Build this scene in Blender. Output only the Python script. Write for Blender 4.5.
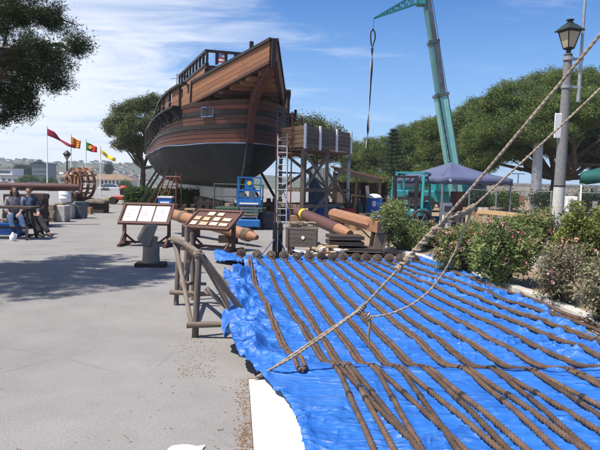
import bpy, math, random
import numpy as np
from mathutils import Vector, Matrix, noise as mnoise
for o in list(bpy.data.objects): bpy.data.objects.remove(o)
rnd = random.Random(7)
R = math.radians
V = Vector
SC = bpy.context.scene
COL = SC.collection
# ------------------------------------------------------------------ camera
EYE, FPX, PITCH, ROLL = 1.65, 600.0, 4.1, 1.4
RM = Matrix.Rotation(R(90 - PITCH), 3, 'X') @ Matrix.Rotation(R(ROLL), 3, 'Z')
cd = bpy.data.cameras.new('camera'); cam = bpy.data.objects.new('camera', cd); COL.objects.link(cam)
cam.location = (0, 0, EYE); cam.rotation_euler = RM.to_euler()
cd.sensor_width = 36; cd.lens = 36 * FPX / 600; cd.clip_start = .05; cd.clip_end = 6000
SC.camera = cam
# ------------------------------------------------------------------ sun, sky, exposure
SUN_EL, SUN_AZ = 63, (-.86, -.50)            # the sun stands high, left and behind the camera
sz = V((SUN_AZ[0], SUN_AZ[1], 0)).normalized() * math.cos(R(SUN_EL)); SUN = V((sz.x, sz.y, math.sin(R(SUN_EL))))
sd = bpy.data.lights.new('sun', 'SUN'); sd.energy = 5.0; sd.angle = R(.53); sd.color = (1, .945, .87)
so = bpy.data.objects.new('sun', sd); COL.objects.link(so); so.rotation_euler = SUN.to_track_quat('Z', 'Y').to_euler()
so.location = (-8, -8, 30)
wd = bpy.data.worlds.new('World'); SC.world = wd; wd.use_nodes = True
wt = wd.node_tree; wt.nodes.clear()
def wn(t, **k):
    n = wt.nodes.new(t)
    for a, b in k.items(): setattr(n, a, b)
    return n
sky = wn('ShaderNodeTexSky', sky_type='NISHITA', sun_disc=False)
sky.sun_elevation = R(SUN_EL); sky.sun_rotation = math.atan2(SUN.x, SUN.y)
sky.air_density = 1.0; sky.dust_density = 0; sky.ozone_density = 1.6; sky.altitude = 0
tc = wn('ShaderNodeTexCoord')
sep = wn('ShaderNodeSeparateXYZ'); wt.links.new(tc.outputs['Generated'], sep.inputs[0])
# thin cirrus: the direction is projected on a flat layer overhead, noise is stretched along the wind
zz = wn('ShaderNodeMath', operation='MAXIMUM'); wt.links.new(sep.outputs['Z'], zz.inputs[0]); zz.inputs[1].default_value = .02
z2 = wn('ShaderNodeMath', operation='ADD'); wt.links.new(zz.outputs[0], z2.inputs[0]); z2.inputs[1].default_value = .12
dx = wn('ShaderNodeMath', operation='DIVIDE'); wt.links.new(sep.outputs['X'], dx.inputs[0]); wt.links.new(z2.outputs[0], dx.inputs[1])
dy = wn('ShaderNodeMath', operation='DIVIDE'); wt.links.new(sep.outputs['Y'], dy.inputs[0]); wt.links.new(z2.outputs[0], dy.inputs[1])
cmb = wn('ShaderNodeCombineXYZ'); wt.links.new(dx.outputs[0], cmb.inputs[0]); wt.links.new(dy.outputs[0], cmb.inputs[1])
mp = wn('ShaderNodeMapping'); mp.inputs['Scale'].default_value = (.75, 1.5, 1); mp.inputs['Rotation'].default_value = (0, 0, R(24)); mp.inputs['Location'].default_value = (1.3, .4, 0)
wt.links.new(cmb.outputs[0], mp.inputs[0])
nz = wn('ShaderNodeTexNoise'); nz.inputs['Scale'].default_value = 1.5; nz.inputs['Detail'].default_value = 9; nz.inputs['Roughness'].default_value = .62; nz.inputs['Distortion'].default_value = .6
wt.links.new(mp.outputs[0], nz.inputs['Vector'])
# cloudiness grows over to the west (left) side of the sky
cv = wn('ShaderNodeMapRange'); wt.links.new(dx.outputs[0], cv.inputs[0])
cv.inputs[1].default_value = -1.5; cv.inputs[2].default_value = .35; cv.inputs[3].default_value = .36; cv.inputs[4].default_value = -.14
ad = wn('ShaderNodeMath', operation='ADD'); wt.links.new(nz.outputs['Fac'], ad.inputs[0]); wt.links.new(cv.outputs[0], ad.inputs[1])
rm = wn('ShaderNodeMapRange'); wt.links.new(ad.outputs[0], rm.inputs[0]); rm.interpolation_type = 'SMOOTHSTEP'
rm.inputs[1].default_value = .40; rm.inputs[2].default_value = .88; rm.inputs[3].default_value = 0; rm.inputs[4].default_value = .85
hs_ = wn('ShaderNodeHueSaturation'); hs_.inputs['Saturation'].default_value = 1.3; hs_.inputs['Value'].default_value = 1.0; wt.links.new(sky.outputs[0], hs_.inputs['Color'])
tint = wn('ShaderNodeMix', data_type='RGBA', blend_type='MULTIPLY'); tint.inputs['Factor'].default_value = 1; wt.links.new(hs_.outputs[0], tint.inputs[6]); tint.inputs[7].default_value = (.80, .97, 1.27, 1)
# clear pale blue towards the horizon, the same all round
hz = wn('ShaderNodeMapRange'); hz.interpolation_type = 'SMOOTHSTEP'; wt.links.new(sep.outputs['Z'], hz.inputs[0]); hz.inputs[1].default_value = -.02; hz.inputs[2].default_value = .34; hz.inputs[3].default_value = .75; hz.inputs[4].default_value = 0
hm_ = wn('ShaderNodeMix', data_type='RGBA'); wt.links.new(hz.outputs[0], hm_.inputs['Factor']); wt.links.new(tint.outputs[2], hm_.inputs[6]); hm_.inputs[7].default_value = (2.9, 5.1, 8.5, 1)
mx = wn('ShaderNodeMix', data_type='RGBA')
wt.links.new(rm.outputs[0], mx.inputs['Factor']); wt.links.new(hm_.outputs[2], mx.inputs[6]); mx.inputs[7].default_value = (9.0, 9.3, 9.9, 1)
bg = wn('ShaderNodeBackground'); bg.inputs[1].default_value = .076
wt.links.new(mx.outputs[2], bg.inputs[0])
wo = wn('ShaderNodeOutputWorld'); wt.links.new(bg.outputs[0], wo.inputs[0])
SC.view_settings.view_transform = 'Standard'; SC.view_settings.look = 'None'
SC.view_settings.exposure = .6; SC.view_settings.gamma = 1; SC.view_settings.use_curve_mapping = False
SC.render.engine = 'CYCLES'; SC.cycles.use_denoising = True; SC.cycles.max_bounces = 6
SC.cycles.diffuse_bounces = 3; SC.cycles.glossy_bounces = 3; SC.cycles.transparent_max_bounces = 8; SC.cycles.volume_bounces = 0

# ------------------------------------------------------------------ measuring helpers
def ray(px, py): return RM @ V(((px - 300) / FPX, (225 - py) / FPX, -1))
def at(px, py, Y):
    d = ray(px, py); t = Y / d.y; return V((d.x * t, Y, EYE + d.z * t))
def gnd(px, py, z=0.0):
    d = ray(px, py); t = (z - EYE) / d.z; return V((d.x * t, d.y * t, z))
def lerp(a, b, t): return a + (b - a) * t
def interp(x, xs, ys): return float(np.interp(x, xs, ys))
def smooth(a, b, x):
    t = min(max((x - a) / (b - a), 0), 1); return t * t * (3 - 2 * t)

# ------------------------------------------------------------------ materials
MATS = {}
def mat(name, c1, c2=None, scale=4, rough=.75, metal=0, bump=.15, bscale=40, grain=None, var=.12, coat=0, spec=.4,
        leaf=False, trans=0, lo=.35, hi=.65, dirt=None, detail=6, emit=0, alpha=None):
    if name in MATS: return MATS[name]
    m = bpy.data.materials.new(name); m.use_nodes = True; t = m.node_tree; N = t.nodes; L = t.links
    b = N['Principled BSDF']; b.inputs['Roughness'].default_value = rough; b.inputs['Metallic'].default_value = metal
    b.inputs['Specular IOR Level'].default_value = spec; b.inputs['Coat Weight'].default_value = coat
    c2 = c2 or tuple(x * .72 for x in c1)
    tcn = N.new('ShaderNodeTexCoord'); mpn = N.new('ShaderNodeMapping')
    if grain:
        L.new(tcn.outputs['UV'], mpn.inputs[0]); mpn.inputs['Scale'].default_value = (grain[0], grain[1], 1)
    else: L.new(tcn.outputs['Object'], mpn.inputs[0])
    oi = N.new('ShaderNodeObjectInfo')
    ofs = N.new('ShaderNodeMath'); ofs.operation = 'MULTIPLY'; ofs.inputs[1].default_value = 37.0; L.new(oi.outputs['Random'], ofs.inputs[0])
    cx = N.new('ShaderNodeCombineXYZ'); L.new(ofs.outputs[0], cx.inputs[2]); L.new(ofs.outputs[0], cx.inputs[0]); L.new(cx.outputs[0], mpn.inputs['Location'])
    n1 = N.new('ShaderNodeTexNoise'); n1.inputs['Scale'].default_value = scale; n1.inputs['Detail'].default_value = detail; n1.inputs['Roughness'].default_value = .6
    L.new(mpn.outputs[0], n1.inputs['Vector'])
    r = N.new('ShaderNodeMapRange'); r.inputs[1].default_value = lo; r.inputs[2].default_value = hi; L.new(n1.outputs['Fac'], r.inputs[0])
    mixn = N.new('ShaderNodeMix'); mixn.data_type = 'RGBA'; mixn.inputs[6].default_value = (*c1, 1); mixn.inputs[7].default_value = (*c2, 1)
    L.new(r.outputs[0], mixn.inputs['Factor']); out = mixn.outputs[2]
    if leaf:
        ge = N.new('ShaderNodeNewGeometry'); rv = ge.outputs['Random Per Island']
    else: rv = oi.outputs['Random']
    hs = N.new('ShaderNodeHueSaturation'); vr = N.new('ShaderNodeMapRange'); L.new(rv, vr.inputs[0])
    vr.inputs[3].default_value = 1 - var; vr.inputs[4].default_value = 1 + var; L.new(vr.outputs[0], hs.inputs['Value'])
    if leaf:
        vh = N.new('ShaderNodeMapRange'); L.new(rv, vh.inputs[0]); vh.inputs[3].default_value = .485; vh.inputs[4].default_value = .515; L.new(vh.outputs[0], hs.inputs['Hue'])
    L.new(out, hs.inputs['Color']); out = hs.outputs[0]
    if dirt:   # (colour, scale, low, high)
        n3 = N.new('ShaderNodeTexNoise'); n3.inputs['Scale'].default_value = dirt[1]; n3.inputs['Detail'].default_value = 8; n3.inputs['Roughness'].default_value = .65
        L.new(tcn.outputs['Object'], n3.inputs['Vector'])
        r3 = N.new('ShaderNodeMapRange'); r3.inputs[1].default_value = dirt[2]; r3.inputs[2].default_value = dirt[3]; L.new(n3.outputs['Fac'], r3.inputs[0])
        m3 = N.new('ShaderNodeMix'); m3.data_type = 'RGBA'; L.new(r3.outputs[0], m3.inputs['Factor']); L.new(out, m3.inputs[6]); m3.inputs[7].default_value = (*dirt[0], 1)
        out = m3.outputs[2]
    L.new(out, b.inputs['Base Color'])
    if bump:
        n2 = N.new('ShaderNodeTexNoise'); n2.inputs['Scale'].default_value = bscale; n2.inputs['Detail'].default_value = 4
        L.new(mpn.outputs[0], n2.inputs['Vector'])
        bp = N.new('ShaderNodeBump'); bp.inputs['Strength'].default_value = bump; bp.inputs['Distance'].default_value = .02
        L.new(n2.outputs['Fac'], bp.inputs['Height']); L.new(bp.outputs[0], b.inputs['Normal'])
    if trans:
        b.inputs['Transmission Weight'].default_value = 0
        tr = N.new('ShaderNodeBsdfTranslucent'); L.new(out, tr.inputs[0]); ms = N.new('ShaderNodeMixShader'); ms.inputs[0].default_value = trans
        o = N['Material Output']; L.new(b.outputs[0], ms.inputs[1]); L.new(tr.outputs[0], ms.inputs[2]); L.new(ms.outputs[0], o.inputs[0])
    MATS[name] = m
    return m
def wood(name, c1, c2, **k):
    k.setdefault('grain', (1.2, 26)); k.setdefault('scale', 3); k.setdefault('bump', .25); k.setdefault('bscale', 6); k.setdefault('rough', .72)
    return mat(name, c1, c2, **k)
M_TAN = wood('tan_planking', (.265, .118, .057), (.175, .076, .038), var=.14)
M_RED = wood('oiled_red_planking', (.150, .050, .032), (.088, .031, .022), var=.3, rough=.55)
M_BRN = wood('oiled_brown_planking', (.105, .044, .030), (.055, .026, .020), var=.3, rough=.55)
M_TAR = wood('tarred_black_timber', (.022, .018, .017), (.012, .011, .011), var=.2, rough=.5)
M_STEM = wood('stem_timber', (.115, .04, .027), (.065, .025, .018), var=.1)
M_HULLP = mat('hull_bottom_paint', (.031, .033, .036), (.022, .024, .026), scale=1.3, rough=.72, spec=.15, bump=.12, bscale=9, dirt=((.055, .053, .050), .55, .48, .8))
M_KEELW = mat('keel_primer', (.55, .55, .54), (.42, .42, .41), scale=1.5, rough=.6, dirt=((.3, .28, .25), 1.2, .5, .8))
M_TAPE = mat('waterline_tape', (.42, .55, .75), (.3, .42, .62), rough=.5, bump=0)
M_TAPEB = mat('blue_masking_tape', (.10, .28, .55), (.08, .22, .46), rough=.6, bump=0)
M_OLD = wood('weathered_grey_timber', (.235, .185, .145), (.115, .088, .068), var=.2, rough=.85, bump=.5)
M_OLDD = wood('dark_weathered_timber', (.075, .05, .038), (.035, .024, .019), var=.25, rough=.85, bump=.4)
M_REDW = wood('red_stained_timber', (.115, .048, .035), (.065, .028, .022), var=.12, rough=.7)
M_SPAR = wood('fresh_spar_wood', (.33, .165, .088), (.22, .105, .055), var=.1, rough=.6)
M_SPARD = wood('oiled_spar_wood', (.125, .055, .042), (.075, .034, .027), var=.08, rough=.5)
M_PALE = wood('pale_lumber', (.55, .39, .22), (.42, .28, .15), var=.15)
M_PLY = wood('plywood', (.42, .26, .14), (.30, .17, .09), var=.2)
M_CRATE = wood('grey_chest_boards', (.16, .13, .105), (.085, .066, .052), var=.15, bump=.4)
M_BARK = mat('bark', (.13, .095, .07), (.055, .04, .03), scale=5, rough=.95, bump=.9, bscale=14, var=.1)
M_IRON = mat('black_iron', (.02, .02, .021), (.035, .03, .028), rough=.5, metal=.3)
M_STEEL = mat('galvanised_steel', (.42, .43, .44), (.3, .31, .32), rough=.45, metal=.6, scale=12, bump=.05)
M_ALU = mat('aluminium', (.42, .43, .44), (.34, .35, .36), rough=.4, metal=.7, bump=0)
M_BLUEP = mat('blue_machine_paint', (.022, .15, .42), (.018, .12, .34), rough=.42, scale=6, bump=.03, dirt=((.10, .11, .12), 5, .58, .82))
M_TEAL = mat('teal_machine_paint', (.03, .27, .29), (.025, .22, .24), rough=.42, scale=3, bump=.02, dirt=((.10, .13, .13), 2.2, .55, .8))
M_TEALL = mat('pale_teal_boom_paint', (.20, .50, .48), (.16, .42, .41), rough=.4, scale=2, bump=.02, dirt=((.3, .36, .34), 1.5, .55, .85))
M_BOOMD = mat('boom_grey_steel', (.11, .125, .135), (.06, .068, .075), rough=.4, metal=.4, scale=2)
M_GREENM = mat('dark_green_paint', (.03, .085, .055), (.022, .06, .04), rough=.5, dirt=((.08, .08, .07), 4, .5, .8))
M_BOOMT = mat('faded_boom_teal', (.085, .245, .25), (.065, .19, .20), rough=.5, scale=2, bump=.02, dirt=((.12, .16, .16), 1.8, .5, .8))
M_STMP = wood('bleached_stump_wood', (.30, .255, .20), (.16, .13, .10), rough=.9, bump=.5)
M_ROOFG = mat('lantern_roof_paint', (.020, .034, .030), (.014, .024, .021), rough=.5, bump=.02)
M_WIRE = mat('dull_wire', (.16, .16, .155), (.11, .11, .105), rough=.6, metal=.3, bump=0)
M_RUB = mat('black_rubber', (.025, .025, .025), (.035, .034, .033), rough=.85)
M_GREY = mat('grey_plastic', (.13, .155, .17), (.10, .12, .135), rough=.5, bump=.02)
M_BLUPL = mat('blue_plastic', (.02, .13, .46), (.016, .10, .38), rough=.4, bump=.02)
M_WHITE = mat('white_paint', (.78, .78, .77), (.7, .7, .69), rough=.5, bump=.02, scale=3)
M_WHITEB = mat('chalky_white_boards', (.58, .58, .57), (.52, .52, .51), rough=.7, bump=.08, scale=2, bscale=60, dirt=((.55, .52, .47), 3.5, .62, .85))
M_CONC = mat('concrete', (.50, .48, .44), (.38, .36, .33), scale=3, rough=.9, bump=.3, bscale=60, dirt=((.26, .24, .21), 2.2, .55, .8))
M_POST = mat('lamp_post_concrete', (.52, .51, .49), (.36, .35, .33), scale=30, rough=.85, bump=.3, bscale=90)
M_POSTB = mat('grey_aggregate', (.27, .265, .26), (.15, .148, .145), scale=45, rough=.9, bump=.5, bscale=110)
M_CREAM = mat('cream_wall', (.66, .56, .42), (.56, .47, .35), scale=.6, rough=.9, dirt=((.4, .33, .25), .4, .5, .8))
M_DARK = mat('dark_recess', (.012, .012, .013), (.02, .02, .02), rough=.9, bump=0)
M_YEL = mat('yellow_tape', (.75, .55, .03), (.6, .42, .03), rough=.5, bump=0)
M_PAPER = mat('printed_panel', (.80, .79, .77), (.80, .79, .77), rough=.4, bump=0, dirt=((.42, .40, .42), 9, .58, .78))
M_ROPET = mat('tarred_rope', (.125, .076, .050), (.062, .038, .027), scale=9, rough=.8, bump=.3, bscale=160, var=.28)
M_ROPEN = mat('weathered_manila', (.36, .29, .215), (.22, .175, .13), scale=14, rough=.95, bump=.5, bscale=180, var=.06)
M_SEIZE = mat('black_seizing_twine', (.012, .011, .011), (.022, .02, .019), rough=.8)
M_FLESH = mat('skin', (.50, .29, .21), (.44, .24, .17), rough=.6, bump=0)
M_HAIR = mat('brown_hair', (.06, .035, .022), (.03, .018, .012), rough=.6, scale=20)
M_JEANS = mat('blue_denim', (.065, .11, .21), (.045, .08, .16), rough=.9, scale=10)
M_DKPANT = mat('dark_trousers', (.022, .022, .026), (.035, .034, .036), rough=.9)
M_SHIRTW = mat('pale_grey_shirt', (.55, .55, .57), (.42, .42, .45), rough=.9)
M_SHIRTB = mat('light_blue_shirt', (.40, .52, .68), (.3, .4, .55), rough=.9)
M_LEATH = mat('dark_leather', (.03, .022, .018), (.02, .015, .012), rough=.6)
M_CANB = mat('blue_canopy_cloth', (.125, .145, .245), (.11, .13, .225), rough=.75, scale=2, bump=.1, bscale=8, trans=.25, var=0)
M_CANG = mat('green_canopy_cloth', (.015, .11, .10), (.012, .09, .085), rough=.75, scale=2, bump=.05, trans=.2)
M_REDP = mat('red_paint', (.5, .06, .03), (.38, .045, .025), rough=.45)
M_YELP = mat('yellow_paint', (.62, .44, .05), (.5, .35, .05), rough=.45)
M_ROOFT = mat('clay_roof_tiles', (.24, .165, .11), (.17, .115, .075), scale=.9, rough=.9)
M_RUST = wood('rusty_brown_roof', (.17, .09, .06), (.09, .05, .036), var=.1)
M_CORR = mat('weathered_blue_sheet', (.24, .29, .33), (.16, .2, .24), scale=1.5, rough=.6)
M_WIN = mat('window_glass', (.04, .055, .07), (.06, .075, .09), rough=.08, spec=.8, bump=0)
M_LANT = mat('lantern_glass', (.75, .68, .50), (.68, .60, .42), rough=.35, scale=6, bump=0, trans=.5, var=0)
M_LITTER = mat('dry_leaf_litter', (.30, .17, .08), (.18, .10, .05), leaf=True, var=.35, bump=0)

# ------------------------------------------------------------------ mesh helpers
XF = {}
class MB:
    def __init__(s): s.v = []; s.f = []; s.uv = []
    def add(s, vs, fs, uvs=None):
        o = len(s.v); s.v += [tuple(x) for x in vs]
        for i, f in enumerate(fs):
            s.f.append(tuple(o + a for a in f))
            s.uv.append(uvs[i] if uvs else [(0, 0)] * len(f))
        return s
    def hexa(s, c):        # 8 corners: bottom 0-3 ccw, top 4-7
        c = [V(x) for x in c]
        ex, ey, ez = (c[1] - c[0]).length, (c[3] - c[0]).length, (c[4] - c[0]).length
        fs = [(0, 3, 2, 1), (4, 5, 6, 7), (0, 1, 5, 4), (2, 3, 7, 6), (1, 2, 6, 5), (3, 0, 4, 7)]
        k = max(range(3), key=lambda i: (ex, ey, ez)[i]); j = rnd.random() * 5
        loc = [(0, 0, 0), (ex, 0, 0), (ex, ey, 0), (0, ey, 0), (0, 0, ez), (ex, 0, ez), (ex, ey, ez), (0, ey, ez)]
        a, b = [i for i in range(3) if i != k]
        uvs = [[(loc[i][k] + j, loc[i][a] + loc[i][b] + j) for i in f] for f in fs]
        return s.add(c, fs, uvs)
    def box(s, c, d, rz=0, rot=None):
        m = rot if rot is not None else Matrix.Rotation(rz, 3, 'Z')
        x, y, z = d[0] / 2, d[1] / 2, d[2] / 2
        return s.hexa([V(c) + m @ V(p) for p in [(-x, -y, -z), (x, -y, -z), (x, y, -z), (-x, y, -z), (-x, -y, z), (x, -y, z), (x, y, z), (-x, y, z)]])
    def beam(s, p, q, w, h, up=(0, 0, 1), w2=None, h2=None):
        p, q = V(p), V(q); d = (q - p).normalized(); u = V(up)
        if abs(d.dot(u)) > .98: u = V((1, 0, 0))
        r = d.cross(u).normalized(); u = r.cross(d).normalized()
        w2 = w2 or w; h2 = h2 or h
        def ring(c, w, h): return [c - r * w / 2 - u * h / 2, c + r * w / 2 - u * h / 2, c + r * w / 2 + u * h / 2, c - r * w / 2 + u * h / 2]
        a, b = ring(p, w, h), ring(q, w2, h2)
        return s.hexa([a[0], a[1], b[1], b[0], a[3], a[2], b[2], b[3]])
    def tube(s, pts, r, n=8, cap=True, closed=False, lobes=0, amp=0, pitch=1, jitter=0):
        pts = [V(p) for p in pts]; m = len(pts); rr = r if isinstance(r, (list, tuple)) else [r] * m
        vs = []; L = 0; uvrow = []
        u0 = None; j = rnd.random() * 5
        for i, p in enumerate(pts):
            a = pts[(i - 1) % m] if (closed or i) else p; b = pts[(i + 1) % m] if (closed or i < m - 1) else p
            d = (b - a).normalized()
            if u0 is None:
                u0 = d.cross(V((0, 0, 1)))
                if u0.length < .05: u0 = d.cross(V((1, 0, 0)))
            u0 = (u0 - d * u0.dot(d)).normalized(); w = d.cross(u0)
            if i: L += (p - pts[i - 1]).length
            uvrow.append(L)
            for k in range(n):
                th = 2 * math.pi * k / n
                rad = rr[i] * (1 + (amp * math.cos(lobes * th - 2 * math.pi * L / pitch) if lobes else 0) + (jitter * (rnd.random() - .5) if jitter else 0))
                vs.append(p + (u0 * math.cos(th) + w * math.sin(th)) * rad)
        fs = []; uvs = []; cir = 2 * math.pi * max(rr)
        for i in range(m if closed else m - 1):
            i2 = (i + 1) % m
            for k in range(n):
                k2 = (k + 1) % n
                fs.append((i * n + k, i * n + k2, i2 * n + k2, i2 * n + k))
                la, lb = uvrow[i] + j, (uvrow[i2] if i2 else L + .1) + j
                uvs.append([(la, cir * k / n + j), (la, cir * (k + 1) / n + j), (lb, cir * (k + 1) / n + j), (lb, cir * k / n + j)])
        if cap and not closed:
            fs.append(tuple(range(n - 1, -1, -1))); uvs.append([(j + .3 * math.cos(k), j + .02 * k) for k in range(n)])
            fs.append(tuple((m - 1) * n + k for k in range(n))); uvs.append([(j + .3 * math.cos(k), j + .02 * k) for k in range(n)])
        return s.add(vs, fs, uvs)
    def lathe(s, prof, n=16, c=(0, 0, 0), rot=None, rz0=0):
        m = rot or Matrix.Identity(3); c = V(c); pts = []
        vs = []; fs = []; uvs = []
        for r, z in prof:
            for k in range(n):
                a = 2 * math.pi * k / n + rz0; vs.append(c + m @ V((r * math.cos(a), r * math.sin(a), z)))
        for i in range(len(prof) - 1):
            for k in range(n):
                k2 = (k + 1) % n; fs.append((i * n + k, i * n + k2, (i + 1) * n + k2, (i + 1) * n + k))
                uvs.append([(prof[i][1], k / n), (prof[i][1], (k + 1) / n), (prof[i + 1][1], (k + 1) / n), (prof[i + 1][1], k / n)])
        if prof[0][0] > 1e-4: fs.append(tuple(range(n - 1, -1, -1))); uvs.append([(0, 0)] * n)
        if prof[-1][0] > 1e-4: fs.append(tuple((len(prof) - 1) * n + k for k in range(n))); uvs.append([(0, 0)] * n)
        return s.add(vs, fs, uvs)
    def prism(s, poly, ext):
        poly = [V(p) for p in poly]; e = V(ext); n = len(poly)
        fs = [tuple(range(n - 1, -1, -1)), tuple(range(n, 2 * n))] + [(k, (k + 1) % n, n + (k + 1) % n, n + k) for k in range(n)]
        uv = lambda p: (p.x + p.y * .3, p.z + p.y * .3)
        al = poly + [p + e for p in poly]
        return s.add(al, fs, [[uv(al[i]) for i in f] for f in fs])
    def grid(s, rows, closed=False):
        h, w = len(rows), len(rows[0]); vs = [p for r in rows for p in r]
        fs = [(i * w + k, i * w + k + 1, (i + 1) * w + k + 1, (i + 1) * w + k) for i in range(h - 1) for k in range(w - 1)]
        uvs = []
        acc = [0]
        for k in range(1, w): acc.append(acc[-1] + (V(rows[0][k]) - V(rows[0][k - 1])).length)
        for i in range(h - 1):
            for k in range(w - 1):
                uvs.append([(acc[k], i * .2), (acc[k + 1], i * .2), (acc[k + 1], i * .2 + .2), (acc[k], i * .2 + .2)])
        return s.add(vs, fs, uvs)
    def build(s, name, m, parent=None, smooth=False, world=False, bevel=0, loc=None, solid=0):
        vs = s.v
        if world and parent is not None:
            inv = XF[parent.name].inverted(); vs = [tuple(inv @ V(p)) for p in vs]
        if loc is not None: vs = [(p[0] - loc[0], p[1] - loc[1], p[2] - loc[2]) for p in vs]
        me = bpy.data.meshes.new(name); me.from_pydata(vs, [], s.f)
        ul = me.uv_layers.new(name='UVMap'); ul.data.foreach_set('uv', [c for u in s.uv for p in u for c in p])
        me.materials.append(m)
        if smooth: me.polygons.foreach_set('use_smooth', [True] * len(me.polygons))
        me.update(); me.validate()
        o = bpy.data.objects.new(name, me); COL.objects.link(o)
        if parent is not None: o.parent = parent; XF[o.name] = XF[parent.name].copy()
        else: XF[o.name] = Matrix.Translation(V(loc)) if loc is not None else Matrix.Identity(4)
        if loc is not None: o.location = loc
        if smooth: me.set_sharp_from_angle(angle=R(40))
        if bevel:
            b = o.modifiers.new('bevel', 'BEVEL'); b.width = bevel; b.segments = 1; b.limit_method = 'ANGLE'
        if solid:
            b = o.modifiers.new('thickness', 'SOLIDIFY'); b.thickness = solid; b.offset = 0
        return o
def tag(o, label=None, cat=None, group=None, kind=None):
    if label: o['label'] = label
    if cat: o['category'] = cat
    if group: o['group'] = group
    if kind: o['kind'] = kind
    return o
def thing(name, label, cat, loc=(0, 0, 0), rz=0, group=None):
    o = bpy.data.objects.new(name, None); COL.objects.link(o); o.location = loc; o.rotation_euler = (0, 0, rz); o.empty_display_size = .1
    XF[o.name] = Matrix.Translation(V(loc)) @ Matrix.Rotation(rz, 4, 'Z')
    return tag(o, label, cat, group)
def part(name, m, parent, fn, **k):
    b = MB(); fn(b); return b.build(name, m, parent, **k)
def copy_tree(o, parent=None):
    c = o.copy(); COL.objects.link(c); c.parent = parent
    for ch in o.children: copy_tree(ch, c)
    return c
def raw_mesh(name, verts, faces, m, parent=None, loc=None, smooth=False):
    verts = np.asarray(verts, dtype=np.float32); faces = np.asarray(faces, dtype=np.int32); k = faces.shape[1]
    if loc is not None: verts = verts - np.asarray(loc, dtype=np.float32)
    me = bpy.data.meshes.new(name); me.vertices.add(len(verts)); me.vertices.foreach_set('co', verts.ravel())
    me.loops.add(faces.size); me.loops.foreach_set('vertex_index', faces.ravel())
    me.polygons.add(len(faces)); me.polygons.foreach_set('loop_start', np.arange(0, faces.size, k, dtype=np.int32))
    me.update(calc_edges=True); me.materials.append(m)
    if smooth: me.polygons.foreach_set('use_smooth', [True] * len(faces))
    o = bpy.data.objects.new(name, me); COL.objects.link(o)
    if parent is not None: o.parent = parent
    if loc is not None and parent is None: o.location = loc
    return o
def struct(o): o['kind'] = 'structure'; return o
# ------------------------------------------------------------------ ground
def ground_z(x, y):
    return -2.6 * smooth(78, 125, y)
xs = [-3000, -900, -300, -120, -60, -30, -15, 0, 15, 30, 60, 120, 300, 900, 3000]
ys = [-400, -60, -10, 0, 5, 10, 20, 40, 60, 70, 78, 84, 92, 100, 108, 116, 125, 160, 220, 320, 500, 900, 1800, 4500]
asph = mat('sun_bleached_asphalt', (.238, .226, .213), (.200, .190, .179), scale=2.2, rough=.92, bump=.16, bscale=130, detail=12, lo=.3, hi=.7, dirt=((.165, .156, .147), .45, .46, .76), var=0)
tn = asph.node_tree
# speckle of the aggregate and a few sealed cracks
_b = tn.nodes['Principled BSDF']; _src = _b.inputs['Base Color'].links[0].from_socket
_tc = [n for n in tn.nodes if n.type == 'TEX_COORD'][0]
_v = tn.nodes.new('ShaderNodeTexNoise'); _v.inputs['Scale'].default_value = 70; _v.inputs['Detail'].default_value = 3; tn.links.new(_tc.outputs['Object'], _v.inputs['Vector'])
_r = tn.nodes.new('ShaderNodeMapRange'); _r.inputs[1].default_value = .3; _r.inputs[2].default_value = .7; _r.inputs[3].default_value = .82; _r.inputs[4].default_value = 1.17; tn.links.new(_v.outputs['Fac'], _r.inputs[0])
_h = tn.nodes.new('ShaderNodeHueSaturation'); tn.links.new(_src, _h.inputs['Color']); tn.links.new(_r.outputs[0], _h.inputs['Value'])
_n = tn.nodes.new('ShaderNodeTexNoise'); _n.inputs['Scale'].default_value = 1.1; _n.inputs['Detail'].default_value = 4; tn.links.new(_tc.outputs['Object'], _n.inputs['Vector'])
_mxv = tn.nodes.new('ShaderNodeMix'); _mxv.data_type = 'VECTOR'; _mxv.inputs[0].default_value = .16; tn.links.new(_tc.outputs['Object'], _mxv.inputs[4]); tn.links.new(_n.outputs['Color'], _mxv.inputs[5])
_vo = tn.nodes.new('ShaderNodeTexVoronoi'); _vo.feature = 'DISTANCE_TO_EDGE'; _vo.inputs['Scale'].default_value = .33; tn.links.new(_mxv.outputs[1], _vo.inputs['Vector'])
_cr = tn.nodes.new('ShaderNodeMapRange'); _cr.inputs[1].default_value = .001; _cr.inputs[2].default_value = .005; _cr.inputs[3].default_value = .38; _cr.inputs[4].default_value = 0; tn.links.new(_vo.outputs['Distance'], _cr.inputs[0])
_nm = tn.nodes.new('ShaderNodeTexNoise'); _nm.inputs['Scale'].default_value = .5; tn.links.new(_tc.outputs['Object'], _nm.inputs['Vector'])
_nr = tn.nodes.new('ShaderNodeMapRange'); _nr.inputs[1].default_value = .5; _nr.inputs[2].default_value = .6; tn.links.new(_nm.outputs['Fac'], _nr.inputs[0])
_mu = tn.nodes.new('ShaderNodeMath'); _mu.operation = 'MULTIPLY'; tn.links.new(_cr.outputs[0], _mu.inputs[0]); tn.links.new(_nr.outputs[0], _mu.inputs[1])
_m2 = tn.nodes.new('ShaderNodeMix'); _m2.data_type = 'RGBA'; _m2.inputs[7].default_value = (.11, .105, .1, 1); tn.links.new(_mu.outputs[0], _m2.inputs['Factor']); tn.links.new(_h.outputs[0], _m2.inputs[6])
_st = tn.nodes.new('ShaderNodeTexNoise'); _st.inputs['Scale'].default_value = 1.15; _st.inputs['Detail'].default_value = 5; tn.links.new(_tc.outputs['Object'], _st.inputs['Vector'])
_sr = tn.nodes.new('ShaderNodeMapRange'); _sr.inputs[1].default_value = .62; _sr.inputs[2].default_value = .74; _sr.inputs[4].default_value = .45; tn.links.new(_st.outputs['Fac'], _sr.inputs[0])
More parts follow.
